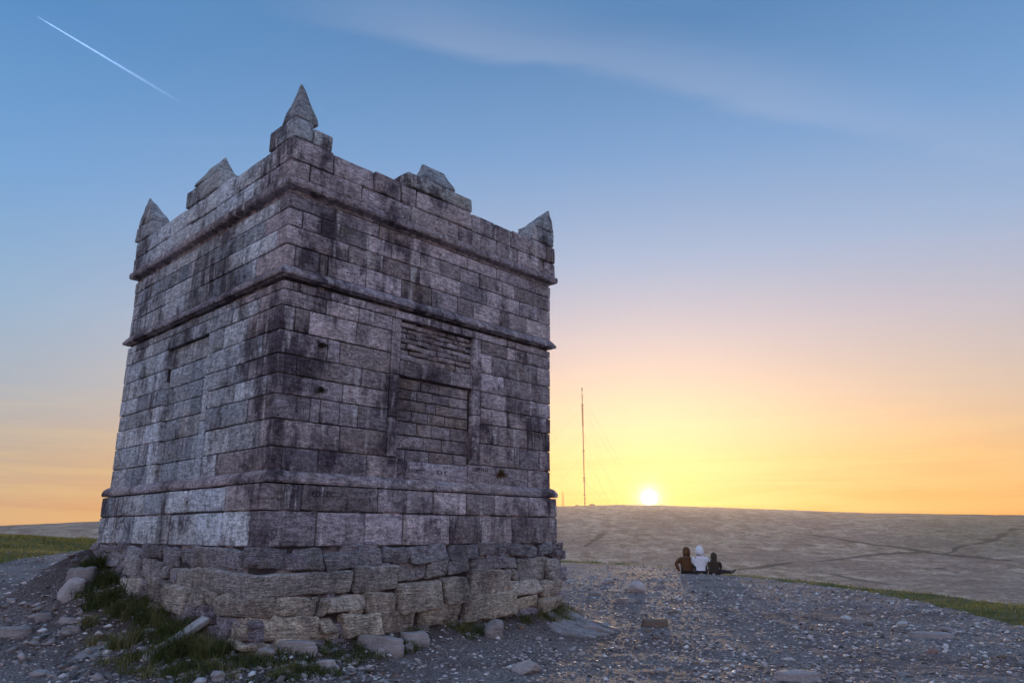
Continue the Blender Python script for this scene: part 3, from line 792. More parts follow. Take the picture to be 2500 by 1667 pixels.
# far left corner
solid('merlon_stone', (-PO, 1.95, z0_), (-PO+PT+.02, 2.42, z1_), .95, 507)
solid('merlon_stone', (-PO-.02, 2.43, z0_-.0), (-PO+PT+.2, PO+.02, z1_-.02), .95, 508)
cap('capstone', (-PO+.0, 1.98, z1_), (-2.24, PO+.01, 5.68+H0), (-2.46, 2.50), 509, .8)
# back corner
solid('merlon_stone', (1.95, PO-PT, z0_), (PO, PO, z1_), 1, 510)
cap('capstone', (2.15, 2.15, z1_), (PO-.01, PO-.01, 5.55+H0), (2.4, 2.4), 511, .8)
# middle of the left-hand parapet
solid('merlon_stone', (-PO, -.47, z0_), (-PO+PT+.12, .27, z1_+.02), .95, 512)
solid('merlon_stone', (-PO-.004, .285, z0_), (-PO+PT, .60, z1_-.01), .85, 513)
cap('capstone', (-PO+.005, -.33, z1_+.02), (-PO+PT+.06, .38, 5.50+H0), (-PO+.2, .10), 514, .8, ridge='x')
# middle of the right-hand parapet
solid('merlon_stone', (-.72, -PO, z0_), (.0, -PO+PT+.1, z1_-.07), 1.05, 515)
solid('merlon_stone', (.012, -PO+.006, z0_), (.56, -PO+PT+.03, z1_-.06), .9, 516)
cap('capstone', (-.44, -PO+.004, z1_-.07), (.19, -PO+PT, 5.37+H0), (-.12, -PO+.16), 517, .85, ridge='y')
# backs
solid('merlon_stone', (PO-PT, -.5, z0_), (PO, .5, z1_), 1, 518); solid('merlon_stone', (-.5, PO-PT, z0_), (.5, PO, z1_), 1, 519)

# rough boulder footing
RUB_R = [(-2.543, -2.137, -0.354, -0.138),(-2.126, -1.718, -0.392, -0.152),(-1.709, -0.899, -0.362, -0.177),(-0.879, -0.487, -0.32, -0.151),(-0.478, 0.199, -0.333, -0.139),(0.225, 0.737, -0.311, -0.117),(0.766, 1.069, -0.291, -0.121),(1.09, 1.414, -0.267, -0.124),(1.429, 2.037, -0.287, -0.118),(2.054, 2.386, -0.296, -0.122),(-2.671, -1.336, -0.629, -0.395),(-1.319, -0.636, -0.628, -0.355),(-0.628, -0.201, -0.542, -0.335),(-0.186, 0.152, -0.531, -0.327),(0.162, 0.529, -0.498, -0.346),(0.542, 1.351, -0.44, -0.311),(-0.66, 0.058, -0.902, -0.572),(0.076, 0.534, -0.86, -0.534),(0.555, 1.326, -0.822, -0.46),(1.344, 1.546, -0.477, -0.323),(1.335, 1.545, -0.629, -0.497),(1.561, 2.169, -0.637, -0.321),(2.186, 2.457, -0.656, -0.342),(-2.758, -2.343, -0.857, -0.659),(-2.332, -1.813, -0.872, -0.68),(-1.799, -1.66, -0.875, -0.693),(-1.682, -1.153, -0.849, -0.687),(-1.395, -1.167, -0.916, -0.867),(-1.154, -0.663, -0.906, -0.665),(1.319, 2.01, -0.843, -0.659),(2.027, 2.478, -0.866, -0.664),(1.412, 1.923, -1.046, -0.895),(1.94, 2.478, -1.063, -0.895),(-2.665, -1.795, -1.104, -0.88),(-1.791, -1.538, -1.044, -0.902),(-1.487, -0.926, -1.149, -0.912),(-0.913, -0.411, -1.174, -0.919),(-0.331, 0.352, -1.147, -0.877),(0.403, 1.396, -1.107, -0.79),(-2.309, -1.823, -1.18, -1.082),(-1.941, -1.5, -1.131, -1.046),(-2.576, -2.306, -1.171, -1.091),]
RUB_L = [(-2.742, -2.207, -0.333, -0.146),(-2.195, -1.011, -0.383, -0.156),(-0.996, -0.555, -0.337, -0.173),(-0.537, -0.076, -0.348, -0.156),(-0.043, 0.63, -0.286, -0.147),(0.649, 1.135, -0.306, -0.161),(1.153, 1.423, -0.313, -0.165),(1.468, 2.175, -0.247, -0.161),(1.856, 2.135, -0.448, -0.277),(1.372, 1.806, -0.432, -0.278),(0.55, 1.01, -0.533, -0.313),(-0.111, 0.531, -0.513, -0.316),(-0.378, -0.153, -0.512, -0.366),(-1.483, -0.426, -0.652, -0.376),(-2.96, -1.562, -0.638, -0.377),(0.332, 1.032, -0.779, -0.587),(-0.254, 0.153, -0.814, -0.552),(-0.637, -0.219, -0.836, -0.581),(-1.089, -0.618, -0.845, -0.591),(-1.444, -1.101, -0.799, -0.613),(-1.87, -1.464, -0.776, -0.628),(-2.278, -1.841, -0.827, -0.659),(-0.647, 0.19, -0.928, -0.836),(-3.074, -2.341, -0.842, -0.654),]
prism('footing_core', [(2.56, -2.0), (2.56, -.9), (2.51, -.5), (2.49, -.135)], M_MORTAR, tower)
def rub_color(tone, low):
    b_ = Vector((.40, .36, .38)).lerp(Vector((.60, .49, .385)), low)*tone*random.uniform(.85, 1.1)
    return (b_.x, b_.y, b_.z)
for fc, RB in (('R', RUB_R), ('L', RUB_L)):
    for i, (s0, s1, z0_, z1_) in enumerate(RB):
        NSEED[0] += 1
        low = max(0, min(1, (-.35-z0_)/.7)); out = 2.56+.10*low+random.uniform(-.03, .04)
        tone = random.uniform(.66, .95)+.36*low*random.uniform(.4, 1)
        tone *= 1.08
        corner = s0 < -2.45
        if corner and fc == 'L': continue
        if fc == 'L': z0_ = min(z0_, z0_-.02)
        t, nn = FR[fc]; dep = .34
        a = t*(s0+.006)+nn*(out-dep); b_ = t*(s1-.006)+nn*out
        lo = [min(a[k], b_[k]) for k in range(3)]; hi = [max(a[k], b_[k]) for k in range(3)]
        if corner:
            lo[0] = -out; 
            hi[1] = {0: -2.2, 1: -1.5, 2: -1.95, 3: -2.3, 4: -2.3}.get(sum(1 for q in RUB_R[:i] if q[0] < -2.45), -2.3)
        lo[2] = z0_+H0-.006; hi[2] = z1_+H0+.006
        nS = max(2, min(8, round((s1-s0)/.11)))
        V, F = rbox(lo, hi, (nS, 2, 3) if fc == 'R' else (2, nS, 3), .030, .026, NSEED[0], 4.6, .06)
        place_mesh('rubble_stone', V, F, M_RUBBLE, tower, rub_color(tone, low))
# ... and the small pinning stones between them, too many and too small to single out
def chink(face, RB, n_, seed):
    rs = random.Random(seed); V = []; F = []
    t, nn = FR[face]
    for _ in range(n_):
        s = rs.uniform(-2.6, 2.6); z = rs.uniform(-1.3, -.14)
        if any(a-.03 < s < b_+.03 and c-.02 < z < d+.02 for (a, b_, c, d) in RB): 
            if rs.random() < .97: continue
        w_ = rs.uniform(.05, .15); h_ = rs.uniform(.03, .08); o_ = 2.54+rs.uniform(-.02, .05)+.08*max(0, (-z-.4))
        a = t*(s-w_)+nn*(o_-.15); b_ = t*(s+w_)+nn*o_
        lo = [min(a[k], b_[k]) for k in range(3)]; hi = [max(a[k], b_[k]) for k in range(3)]; lo[2] = z-h_+H0; hi[2] = z+h_+H0
        v_, f_ = rbox(lo, hi, (1, 1, 1), .025, .015, rs.randint(1, 9999), 5, .02)
        F += [[i+len(V) for i in q] for q in f_]; V += v_
    place_mesh('pinning_stones', V, F, M_RUBBLE, tower, stone_color(.8), kind='stuff')
chink('R', RUB_R, 1000, 3); chink('L', RUB_L, 1100, 4)
# unseen faces of the footing, plinth and walls: plain stone skins
skins = [((2.30, -2.3, -1.9), (2.60, 2.60, -.14)), ((-2.3, 2.30, -1.9), (2.59, 2.59, -.145))]
V = []; F = []
for (lo, hi) in skins:
    v_, f_ = rbox((lo[0], lo[1], lo[2]+H0), (hi[0], hi[1], hi[2]+H0), (6, 6, 3), .05, .03, 77)
    F += [[i+len(V) for i in q] for q in f_]; V += v_
place_mesh('footing', V, F, M_RUBBLE, tower, stone_color(.8))
for fc in 'EN':
    for key, zz0, zz1, oo in (('wall_panel', .70, 3.02, half(2)), ('wall_panel', 3.16, 4.13, half(3.6)), ('plinth_panel', -.14, .57, 2.522)):
        stone(key, fc, -2.40, 2.40 if fc == 'E' else 2.42, zz0, zz1, oo, .12, .9, n=(8, 8, 6) if False else None)

# carved letters, raised and coloured dark in place of shaded cuts, and small iron fixings
def cut_text(txt, parent_at, s, z, size, out=2.466):
    cu = bpy.data.curves.new('carved_letters', 'FONT'); cu.body = txt; cu.size = size; cu.extrude = .0015; cu.space_character = 1.15
    ob = bpy.data.objects.new('tmp', cu); COL.objects.link(ob)
    dg = bpy.context.evaluated_depsgraph_get(); me = bpy.data.meshes.new_from_object(ob.evaluated_get(dg))
    bpy.data.objects.remove(ob); me.name = 'carved_letters'; me.materials.clear(); me.materials.append(M_CUT)
    o = link('carved_letters', me, tower, label=None)
    o.rotation_euler = (math.pi/2, 0, 0); o.location = (s, -out, z+H0)
    return o
M_CUT = plain('cut_letters', (.03, .024, .028), .95)
cut_text('T.STOTT', None, -.535, .795, .075, half(1)+.019)
cut_text('R.S T', None, .03, .80, .07, half(1)+.019)
cut_text('HEYATS', None, .79, .90, .062, half(1)+.009)
cut_text('ED  EC', None, -1.93, .43, .095, 2.536)
M_IRON = plain('galvanised_fixing', (.62, .62, .60), .5, .3)
for (s, z) in ((.781, 1.783), (.717, 1.333), (.764, 1.201)):
    bm = bmesh.new()
    R1, r1 = .022, .007
    ring = []
    for i in range(10):
        a = math.pi*(-.15+1.3*i/9); c0 = Vector((R1*math.cos(a), -.012, R1*math.sin(a))); ring.append([bm.verts.new(c0+Vector((r1*math.cos(b)*math.cos(a), r1*math.sin(b), r1*math.cos(b)*math.sin(a)))) for b in [k*math.pi/3 for k in range(6)]])
    for i in range(9):
        for k in range(6): bm.faces.new([ring[i][k], ring[i][(k+1) % 6], ring[i+1][(k+1) % 6], ring[i+1][k]])
    for e_ in (0, 9): bm.faces.new(ring[e_])
    me = bpy.data.meshes.new('fixing_hook'); bm.to_mesh(me); bm.free(); me.materials.append(M_IRON)
    o = link('fixing_hook', me, tower); o.location = (s, -half(1.5)-.004, z+H0)

# ------------------------------------------------------------------ loose rocks, each a thing
ROCKS = [
(-1.54,8.79,0.509,0.45,0.28,1.00,'s','slab','long mossy footing slab at the tower foot below the middle of the wall'),
(-1.18,9.30,0.405,0.50,0.30,1.05,'s','slab','rounded slab lying against the tower foot right of the long mossy one'),
(-2.36,8.24,0.511,0.40,0.22,1.05,'s','slab','broad flat slab at the foot of the tower front corner'),
(-2.57,8.03,0.249,0.50,0.40,1.00,'b','rock','knobbly pale rock left of the broad slab at the front corner'),
(3.00,18.24,0.413,0.90,0.78,1.50,'b','boulder','pale rounded boulder with a pointed top, alone on the gravel below the sun'),
(2.76,21.86,0.393,0.70,0.42,1.20,'b','rock','low domed grey rock just left of the pale pointed boulder'),
(1.93,17.75,0.318,0.70,0.35,1.00,'b','rock','flat grey rock nearest the tower side of the domed rock'),
(1.77,22.67,0.348,0.70,0.30,1.30,'b','rock','light flat rock farthest back beside the right end of the tower'),
(2.36,15.80,0.415,0.80,0.22,1.00,'s','rock','low flat rock lying in front of the pale pointed boulder'),
(3.91,20.25,0.342,0.70,0.25,0.70,'b','rock','small dark flat rock to the right of the pale pointed boulder'),
(2.17,11.68,0.389,0.60,0.30,0.75,'s','slab','dark brown flat rock wedge in the middle of the gravel'),
(1.96,11.14,0.151,0.60,0.30,0.70,'b','rock','small dark rock touching the front of the brown wedge rock'),
(2.87,13.65,0.214,0.60,0.30,0.75,'b','rock','dark flat rock halfway between brown wedge and seated people'),
(1.95,10.45,0.130,0.80,0.50,1.20,'b','rock','small pale rock just in front of the brown wedge rock'),
(1.51,7.96,0.123,0.70,0.45,1.00,'b','rock','reddish rock near the bottom edge in the middle of the gravel'),
(0.35,10.26,0.106,0.80,0.60,1.10,'b','rock','small tilted rock in front of the flaky bedrock patch'),
(0.52,10.32,0.086,0.80,0.50,0.80,'b','rock','small brown rock right of the tilted one by the bedrock patch'),
(3.10,8.78,0.181,0.35,0.22,1.40,'b','rock','pale elongated rock lying crosswise on the right gravel'),
(0.15,7.93,0.334,0.80,0.42,1.15,'a','boulder','large angular grey rock near the bottom edge, centre of picture'),
(-0.25,10.09,0.283,0.80,0.80,0.90,'c','boulder','square block of stone standing against the foot of the tower'),
(0.12,10.58,0.121,0.80,0.75,0.80,'b','rock','brown rounded rock right of the square block at the tower foot'),
(-0.56,9.89,0.092,0.80,0.80,1.20,'b','rock','small pale rock left of the square block at the tower foot'),
(-1.46,8.69,0.108,0.60,0.80,1.20,'a','rock','small upright pale shard leaning at the tower foot'),
(-1.20,9.05,0.122,0.60,0.90,0.85,'a','rock','small squarish dark shard right of the pale upright shard'),
(-2.19,7.93,0.188,0.60,0.25,1.25,'s','slab','flat slate-like slab left of two in the grass before the tower corner'),
(-1.95,8.07,0.199,0.60,0.25,1.30,'s','slab','flat slate-like slab right of two in the grass before the tower corner'),
(-2.01,7.59,0.086,0.80,0.70,1.10,'b','rock','small blue-grey cobble in front of the two flat slabs'),
(-1.87,8.28,0.128,0.60,0.20,1.20,'s','slab','thin pale stone flake behind the right flat slab'),
(6.02,11.87,0.186,0.80,0.60,1.60,'b','rock','white domed rock on the right-hand gravel'),
(5.54,12.72,0.186,0.80,0.45,1.10,'b','rock','grey rounded rock left of the white domed rock'),
(5.33,12.14,0.380,0.40,0.12,0.70,'s','slab','thin dark slab under the grey rounded rock'),
(5.61,12.11,0.202,0.70,0.35,0.80,'b','rock','brown hummocky rock between the grey and the white one'),
(5.71,10.51,0.502,0.50,0.14,1.00,'s','slab','long flat mossy slab on the right gravel'),
(4.96,9.18,0.142,0.70,0.45,1.00,'r','rock','reddish rock in front of the long mossy slab'),
(3.95,9.72,0.201,0.50,0.25,0.60,'b','rock','dark flat rock left of the reddish one'),
(8.00,16.20,0.170,0.30,0.20,1.50,'s','rock','white sliver of stone near the grass edge at right'),
(6.38,11.28,0.223,0.70,0.35,1.00,'b','rock','grey flat rock behind the right end of the mossy slab'),
(2.73,7.47,0.421,0.50,0.20,1.10,'s','slab','large flat slab at the bottom edge with moss on its right end'),
(3.89,7.80,0.152,0.70,0.35,0.90,'b','rock','grey angular rock at the bottom right gravel'),
(4.39,7.68,0.079,0.80,0.50,1.30,'b','rock','pale blue-grey pebble at the lower right'),
(5.58,8.88,0.119,0.70,0.40,0.90,'b','rock','brownish rock nearest the right edge of the picture'),
(4.13,12.08,0.126,0.70,0.40,0.80,'b','rock','small dark rock alone midway on the right gravel'),
(1.99,8.46,0.113,0.70,0.40,0.90,'b','rock','brown cobble between the pale elongated and the reddish rock'),
(0.80,9.07,0.122,0.80,0.40,1.00,'b','rock','low cobble left of centre in front of the bedrock patch'),
(0.72,9.47,0.098,0.80,0.40,1.20,'b','rock','small pale cobble just behind the low cobble'),
(-5.98,10.27,0.302,0.50,1.15,1.35,'a','boulder','pale triangular stone leaning on the earth bank left of the tower'),
(-6.06,10.66,0.474,0.60,0.35,0.80,'s','slab','flat slab bridging the earth bank against the tower left side'),
(-6.11,10.02,0.230,0.60,0.35,0.80,'s','rock','flat stone at the lower end of the earth bank'),
(-5.59,9.69,0.253,0.60,0.22,1.10,'s','slab','upper of two flat slates at the foot of the earth bank'),
(-5.31,9.28,0.270,0.60,0.22,0.80,'s','slab','lower of two flat slates at the foot of the earth bank'),
(-6.18,9.53,0.416,0.60,0.25,0.90,'s','slab','layered slate ledge at the left edge of the picture'),
(-4.61,8.89,0.258,0.50,0.15,1.00,'s','slab','flat grey flagstone in the dirt left of the grass'),
(-4.67,7.73,0.222,0.70,0.30,1.10,'b','rock','rounded pale rock in the bottom left corner'),
(-2.75,7.29,0.142,0.90,0.70,0.90,'b','boulder','rounded rock at the bottom edge below the grass clump'),
(-4.13,8.54,0.133,0.60,0.40,0.50,'b','rock','dark rock half buried at the left of the grass'),
(-7.01,10.73,0.169,0.70,0.25,1.10,'s','rock','flat pale stone on the path behind the earth bank'),
(-4.19,8.94,0.186,0.50,0.40,0.90,'b','rock','stone sunk in the grass behind the long leaning slab')]

def rock_mesh(kind, w, d, h, seed):
    me = bpy.data.meshes.new('rock'); bm = bmesh.new()
    off = Vector((seed*3.3, seed*1.7, 0)); rs = random.Random(seed)
    if kind in 's':                                     # slab: split stone, sharp edge, layered
        nseg = 22; rings = 7; prev = None
        rad = [1+.22*(mnoise.noise(Vector((math.cos(i/nseg*6.283)*1.3, math.sin(i/nseg*6.283)*1.3, seed*2.1)))*2) for i in range(nseg)]
        prof = [(0.0, 1), (.55, 1.0), (.86, .95), (.97, .78), (.93, .6), (1.0, .45), (1.02, .1), (1.0, -.6)]
        ctr_ = bm.verts.new((0, 0, h)); 
        for j, (pr, pz) in enumerate(prof[1:]):
            ring = []
            for i in range(nseg):
                a = i/nseg*2*math.pi; p = Vector((math.cos(a)*rad[i]*pr*w/2, math.sin(a)*rad[i]*pr*d/2, pz*h))
                nv = mnoise.noise_vector((p+off)*(5/w**.5))*h*.22; p += nv; ring.append(bm.verts.new(p))
            if prev is None:
                for i in range(nseg): bm.faces.new([ctr_, ring[i], ring[(i+1) % nseg]])
            else:
                for i in range(nseg): bm.faces.new([prev[i], ring[i], ring[(i+1) % nseg], prev[(i+1) % nseg]])
            prev = ring
        bm.faces.new(prev[::-1])
    else:
        bmesh.ops.create_icosphere(bm, subdivisions=3 if w > .12 else 2, radius=1)
        sharp = {'b': 2.6, 'a': 4.5, 'c': 7, 'r': 2.8}[kind]
        planes = [Vector((rs.gauss(0, 1), rs.gauss(0, 1), rs.gauss(.2, .7))).normalized() for _ in range({'b': 10, 'a': 12, 'c': 6, 'r': 9}[kind])]
        lim = [rs.uniform(.62, .85) for _ in planes]
        for v_ in bm.verts:
            p = v_.co.copy()
            if kind == 'c': 
                m_ = max(abs(p.x), abs(p.y), abs(p.z)); p = p.lerp(p/m_*.8, .75)
            for pl, li in zip(planes, lim):
                dd = p.dot(pl)
                if dd > li: p -= pl*(dd-li)*(.95 if kind in 'a' else .85)
            p += mnoise.noise_vector((p+off)*1.6)*.13+mnoise.noise_vector((p+off)*4.5)*.06+mnoise.noise_vector((p+off)*11)*.02
            if kind == 'b' and p.z > 0: p.z *= .95
            v_.co = Vector((p.x*w/2*1.08, p.y*d/2*1.08, (p.z*.62+.36)*h))
    bmesh.ops.recalc_face_normals(bm, faces=bm.faces); bm.to_mesh(me); bm.free()
    me.polygons.foreach_set('use_smooth', [kind != 'a']*len(me.polygons)); me.materials.append(M_ROCK)
    return me
def gz(x, y): return float(ground_h(np.array([x]), np.array([y]))[0])
for i, (x, y, w, dr, hr, tn, kd, nm, lab) in enumerate(ROCKS):
    me = rock_mesh(kd, w, w*dr, w*hr, i+2)
    col_ = (.36*tn, .315*tn, .315*tn) if kd != 'r' else (.30, .17, .14)
    if 'white' in lab: col_ = (.60, .56, .55)
    if 'brown' in lab: col_ = (.19, .14, .11)
    o = link(nm, me, None, col_, label=lab, cat='rock')
    o.location = (x, y+w*dr*.4, gz(x, y+w*dr*.4)-.01)
    o.rotation_euler = (random.uniform(-.06, .06), random.uniform(-.06, .06), random.uniform(-.35, .35))
    if 'triangular' in lab: o.rotation_euler = (math.radians(-18), math.radians(12), .3)

# bedrock outcrops: flaky tilted beds showing through the gravel
def bedrock(name, cx, cy, w, d, rot, lab, seed, hgt=.07):
    V = []; F = []; rs = random.Random(seed); nl = 11
    for k in range(nl):
        fy = (k/nl-.5); L_ = w*(1-abs(fy)*.9)*rs.uniform(.65, 1.0); x0 = rs.uniform(-.14, .14)*w-L_/2; y0 = fy*d
        hz = hgt*(.35+.65*k/nl)*rs.uniform(.75, 1.1)
        m_ = 14
        base = len(V); top = []
        for i in range(m_+1):
            xx = x0+L_*i/m_; e_ = math.sin(math.pi*i/m_)**.45
            wob = .10*d*mnoise.noise(Vector((xx*4, k*1.9, seed)))
            V.append(Vector((xx, y0+wob-.055*d*e_, -.05))); V.append(Vector((xx, y0+wob-.05*d*e_, hz*e_*(.7+.5*mnoise.noise(Vector((xx*6, k, 3)))+.2))))
            V.append(Vector((xx, y0+wob+.16*d*e_, hz*e_*.8))); V.append(Vector((xx, y0+wob+.2*d*e_, -.05)))
        for i in range(m_):
            for j in range(3): F.append([base+i*4+j, base+i*4+4+j, base+i*4+5+j, base+i*4+1+j])
    c_, s_ = math.cos(rot), math.sin(rot)
    V = [Vector((cx+p.x*c_-p.y*s_, cy+p.x*s_+p.y*c_, p.z)) for p in V]
    z_ = ground_h(np.array([p.x for p in V]), np.array([p.y for p in V]))
    for p, q in zip(V, z_): p.z += q
    return place_mesh(name, V, F, M_ROCK, None, (.34, .30, .30), smooth=False, label=lab, cat='rock')
bedrock('bedrock', .95, 11.25, 1.25, 1.0, -.5, 'flaky bedrock patch breaking through the gravel beside the tower right corner', 5, .09)
bedrock('bedrock', -4.55, 8.75, .75, .5, .25, 'worn bedrock patch in the path at the lower left', 9, .03)

# the long pale slab leaning in the grass at the left-hand face
me = bpy.data.meshes.new('slab')
V, F = rbox((-.46, -.085, -.03), (.46, .085, .03), (6, 2, 1), .012, .012, 31, 3, .01)
o = place_mesh('slab', V, F, M_ROCK, None, (.45, .42, .42), label='long narrow pale slab leaning up through the grass clumps by the tower', cat='rock')
pa = Vector((-3.78, 8.22, gz(-3.78, 8.22)+.02)); pb = Vector((-3.42, 8.72, gz(-3.42, 8.72)+.20))
o.location = (pa+pb)/2; o.rotation_euler = (pb-pa).to_track_quat('X', 'Z').to_euler()
# litter
bm = bmesh.new(); bmesh.ops.create_grid(bm, x_segments=5, y_segments=4, size=.5)
for v_ in bm.verts: v_.co = Vector((v_.co.x*.22, v_.co.y*.13, .02+.03*mnoise.noise(v_.co*3)))
me = bpy.data.meshes.new('litter'); bm.to_mesh(me); bm.free(); me.materials.append(plain('green_wrapper', (.02, .32, .17), .4))
o = link('litter', me, label='crumpled green plastic scrap on the dirt left of the grass', cat='litter'); o.location = (-4.44, 8.75, gz(-4.44, 8.75)+.012)
bm = bmesh.new(); bmesh.ops.create_grid(bm, x_segments=5, y_segments=4, size=.5)
for v_ in bm.verts: v_.co = Vector((v_.co.x*.30, v_.co.y*.16, .05+.08*v_.co.x+.05*mnoise.noise(v_.co*3)))
me = bpy.data.meshes.new('litter'); bm.to_mesh(me); bm.free(); me.materials.append(plain('white_paper', (.8, .8, .8), .7))
o = link('litter', me, label='crumpled white paper scrap on the far gravel at the left', cat='litter'); o.location = (-13.9, 22.3, gz(-13.9, 22.3)+.02)

# ------------------------------------------------------------------ gravel: loose chips
def chips(name, n_, rmin, rmax, amin, amax, smin, smax, mat, seed, pw=1.0, label=None, region=None):
    rg = np.random.default_rng(seed)
    az_ = np.radians(rg.uniform(amin, amax, n_)); u_ = rg.random(n_)**pw
    r = rmin*(rmax/rmin)**u_
    x = r*np.sin(az_); y = r*np.cos(az_)
    keep = (turf_w(x, y) < .55)
    uu, vv = to_tower(x, y); keep &= ~((np.abs(uu) < 2.62) & (np.abs(vv) < 2.62))
    keep &= (fbm(x*.9, y*.9, 91, 3)+rg.random(n_)*.4 > .50) if region is None else region(x, y)
    x = x[keep]; y = y[keep]; n_ = len(x); r = r[keep]
    s = smin*(smax/smin)**(rg.random(n_)**2.6)
    s = s*np.clip(r/9, .8, 2.2)**.5
    z = ground_h(x, y)
    # 12-triangle hexagonal pebble
    a = np.arange(6)/6*2*np.pi
    ringr = rg.uniform(.7, 1.15, (n_, 6))
    P = np.zeros((n_, 8, 3))
    P[:, :6, 0] = np.cos(a)*ringr; P[:, :6, 1] = np.sin(a)*ringr*rg.uniform(.45, .95, (n_, 1)); P[:, :6, 2] = rg.uniform(-.2, .25, (n_, 6))
    P[:, 6, 2] = rg.uniform(.55, 1.0, n_); P[:, 6, 0] = rg.uniform(-.3, .3, n_); P[:, 7, 2] = -.7
    P[:, :, 2] *= rg.uniform(.25, .75, (n_, 1))
    tl = rg.normal(0, .16, (n_, 2)); P[:, :, 2] += P[:, :, 0]*tl[:, :1]+P[:, :, 1]*tl[:, 1:]
    th = rg.uniform(0, 2*np.pi, n_); c_, s_ = np.cos(th), np.sin(th)
    X = P[:, :, 0]*c_[:, None]-P[:, :, 1]*s_[:, None]; Y = P[:, :, 0]*s_[:, None]+P[:, :, 1]*c_[:, None]
    V = np.stack([X*s[:, None]+x[:, None], Y*s[:, None]+y[:, None], P[:, :, 2]*s[:, None]+z[:, None]+s[:, None]*.12], -1).reshape(-1, 3)
    f0 = np.array([[i, (i+1) % 6, 6] for i in range(6)]+[[(i+1) % 6, i, 7] for i in range(6)])
    F = (np.arange(n_)*8)[:, None, None]+f0[None]
    me = mesh_np(name, V, F.reshape(-1, 3), mat, False)
    g = np.clip(rg.normal(.33, .14, n_), .06, .75)*np.where(rg.random(n_) < .14, 2.4, 1)
    g = g*(.6 if region is not None else 1); hue = rg.normal(.006, .014, n_)
    c = np.stack([g*1.06+hue, g*.96, g*.98-hue*.5], -1)
    attr_col(me, 'tint', np.repeat(np.clip(c, .02, .75), 8, 0))
    return link(name, me, kind='stuff', label=label)
m, n, b = new_mat('gravel_chips'); M_CHIP = m
at = n.add('ShaderNodeAttribute', attribute_name='tint').outputs['Color']
n.l.new(at, b.inputs['Base Color']); b.inputs['Roughness'].default_value = .6; b.inputs['Specular IOR Level'].default_value = .35
def near_bank(x, y):
    u, v = to_tower(x, y); dd = np.hypot(np.maximum(np.abs(u)-2.6, 0), np.maximum(np.abs(v)-2.6, 0)); return (dd < 1.5) & (u < -1.5)
chips('gravel', 110000, 6.3, 38, -41, 41, .006, .048, M_CHIP, 3, .85)

chips('earth_bank_stones', 9000, 7, 14, -42, -8, .012, .09, M_CHIP, 12, 1.0, 'loose stones bedded in the dark earth bank at the left of the tower', near_bank)
# ------------------------------------------------------------------ grass
def blades(name, x, y, hgt, wid, lean, mat, seed, tint, zoff=0, label=None, az_lean=None):
    rg = np.random.default_rng(seed); n_ = len(x)
    z = ground_h(x, y)+zoff-.01
    th = rg.uniform(0, 2*np.pi, n_) if az_lean is None else az_lean+rg.normal(0, .6, n_)
    ln = np.abs(rg.normal(lean, .35, n_)); h = hgt*rg.uniform(.55, 1.25, n_); w = wid*rg.uniform(.7, 1.3, n_)
    fa = rg.uniform(0, 2*np.pi, n_)
    V = np.zeros((n_, 5, 3)); cx_, sy_ = np.cos(fa)*w/2, np.sin(fa)*w/2
    for k, (t_, ww) in enumerate(((0, 1), (0, 1), (.55, .75), (.55, .75), (1, 0))):
        sg = 1 if k % 2 == 0 else -1
        bend = ln*t_**1.7; hor_ = h*np.sin(np.minimum(bend, 1.9))*t_*.9; ver = h*t_*np.cos(np.minimum(bend, 1.75)*.75)
        V[:, k, 0] = x+np.cos(th)*hor_+sg*cx_*ww; V[:, k, 1] = y+np.sin(th)*hor_+sg*sy_*ww; V[:, k, 2] = z+ver
    f0 = np.array([[0, 1, 3], [0, 3, 2], [2, 3, 4]])
    F = (np.arange(n_)*5)[:, None, None]+f0[None]
    me = mesh_np(name, V.reshape(-1, 3), F.reshape(-1, 3), mat, True)
    attr(me, 'tint', np.repeat(np.clip(tint, 0, 1), 5))
    return link(name, me, kind='stuff', label=label)
def clumps(centres, per, spread, seed, bank=True):
    rg = np.random.default_rng(seed); X = []; Y = []; Hh = []; T = []
    for (cx_, cy_, rad, hh, tn, dens) in centres:
        k = int(per*dens)
        q = int(max(4, k/45))
        ax = cx_+rg.normal(0, rad*.5, q); ay = cy_+rg.normal(0, rad*.5, q); at_ = rg.normal(tn+.06, .17, q); ah = rg.uniform(.6, 1.2, q)
        j = rg.integers(0, q, k)
        X.append(ax[j]+rg.normal(0, spread, k)); Y.append(ay[j]+rg.normal(0, spread, k)); Hh.append(hh*ah[j]); T.append(at_[j]+rg.normal(0, .12, k))
    return np.concatenate(X), np.concatenate(Y), np.concatenate(Hh), np.concatenate(T)
def off_tower(x, y, m_=2.56):
    u, v = to_tower(x, y); return ~((np.abs(u) < m_) & (np.abs(v) < m_))
def T2W(u, v): return (CX+u*RX-v*RY, CY+u*RY+v*RX)
cl = []
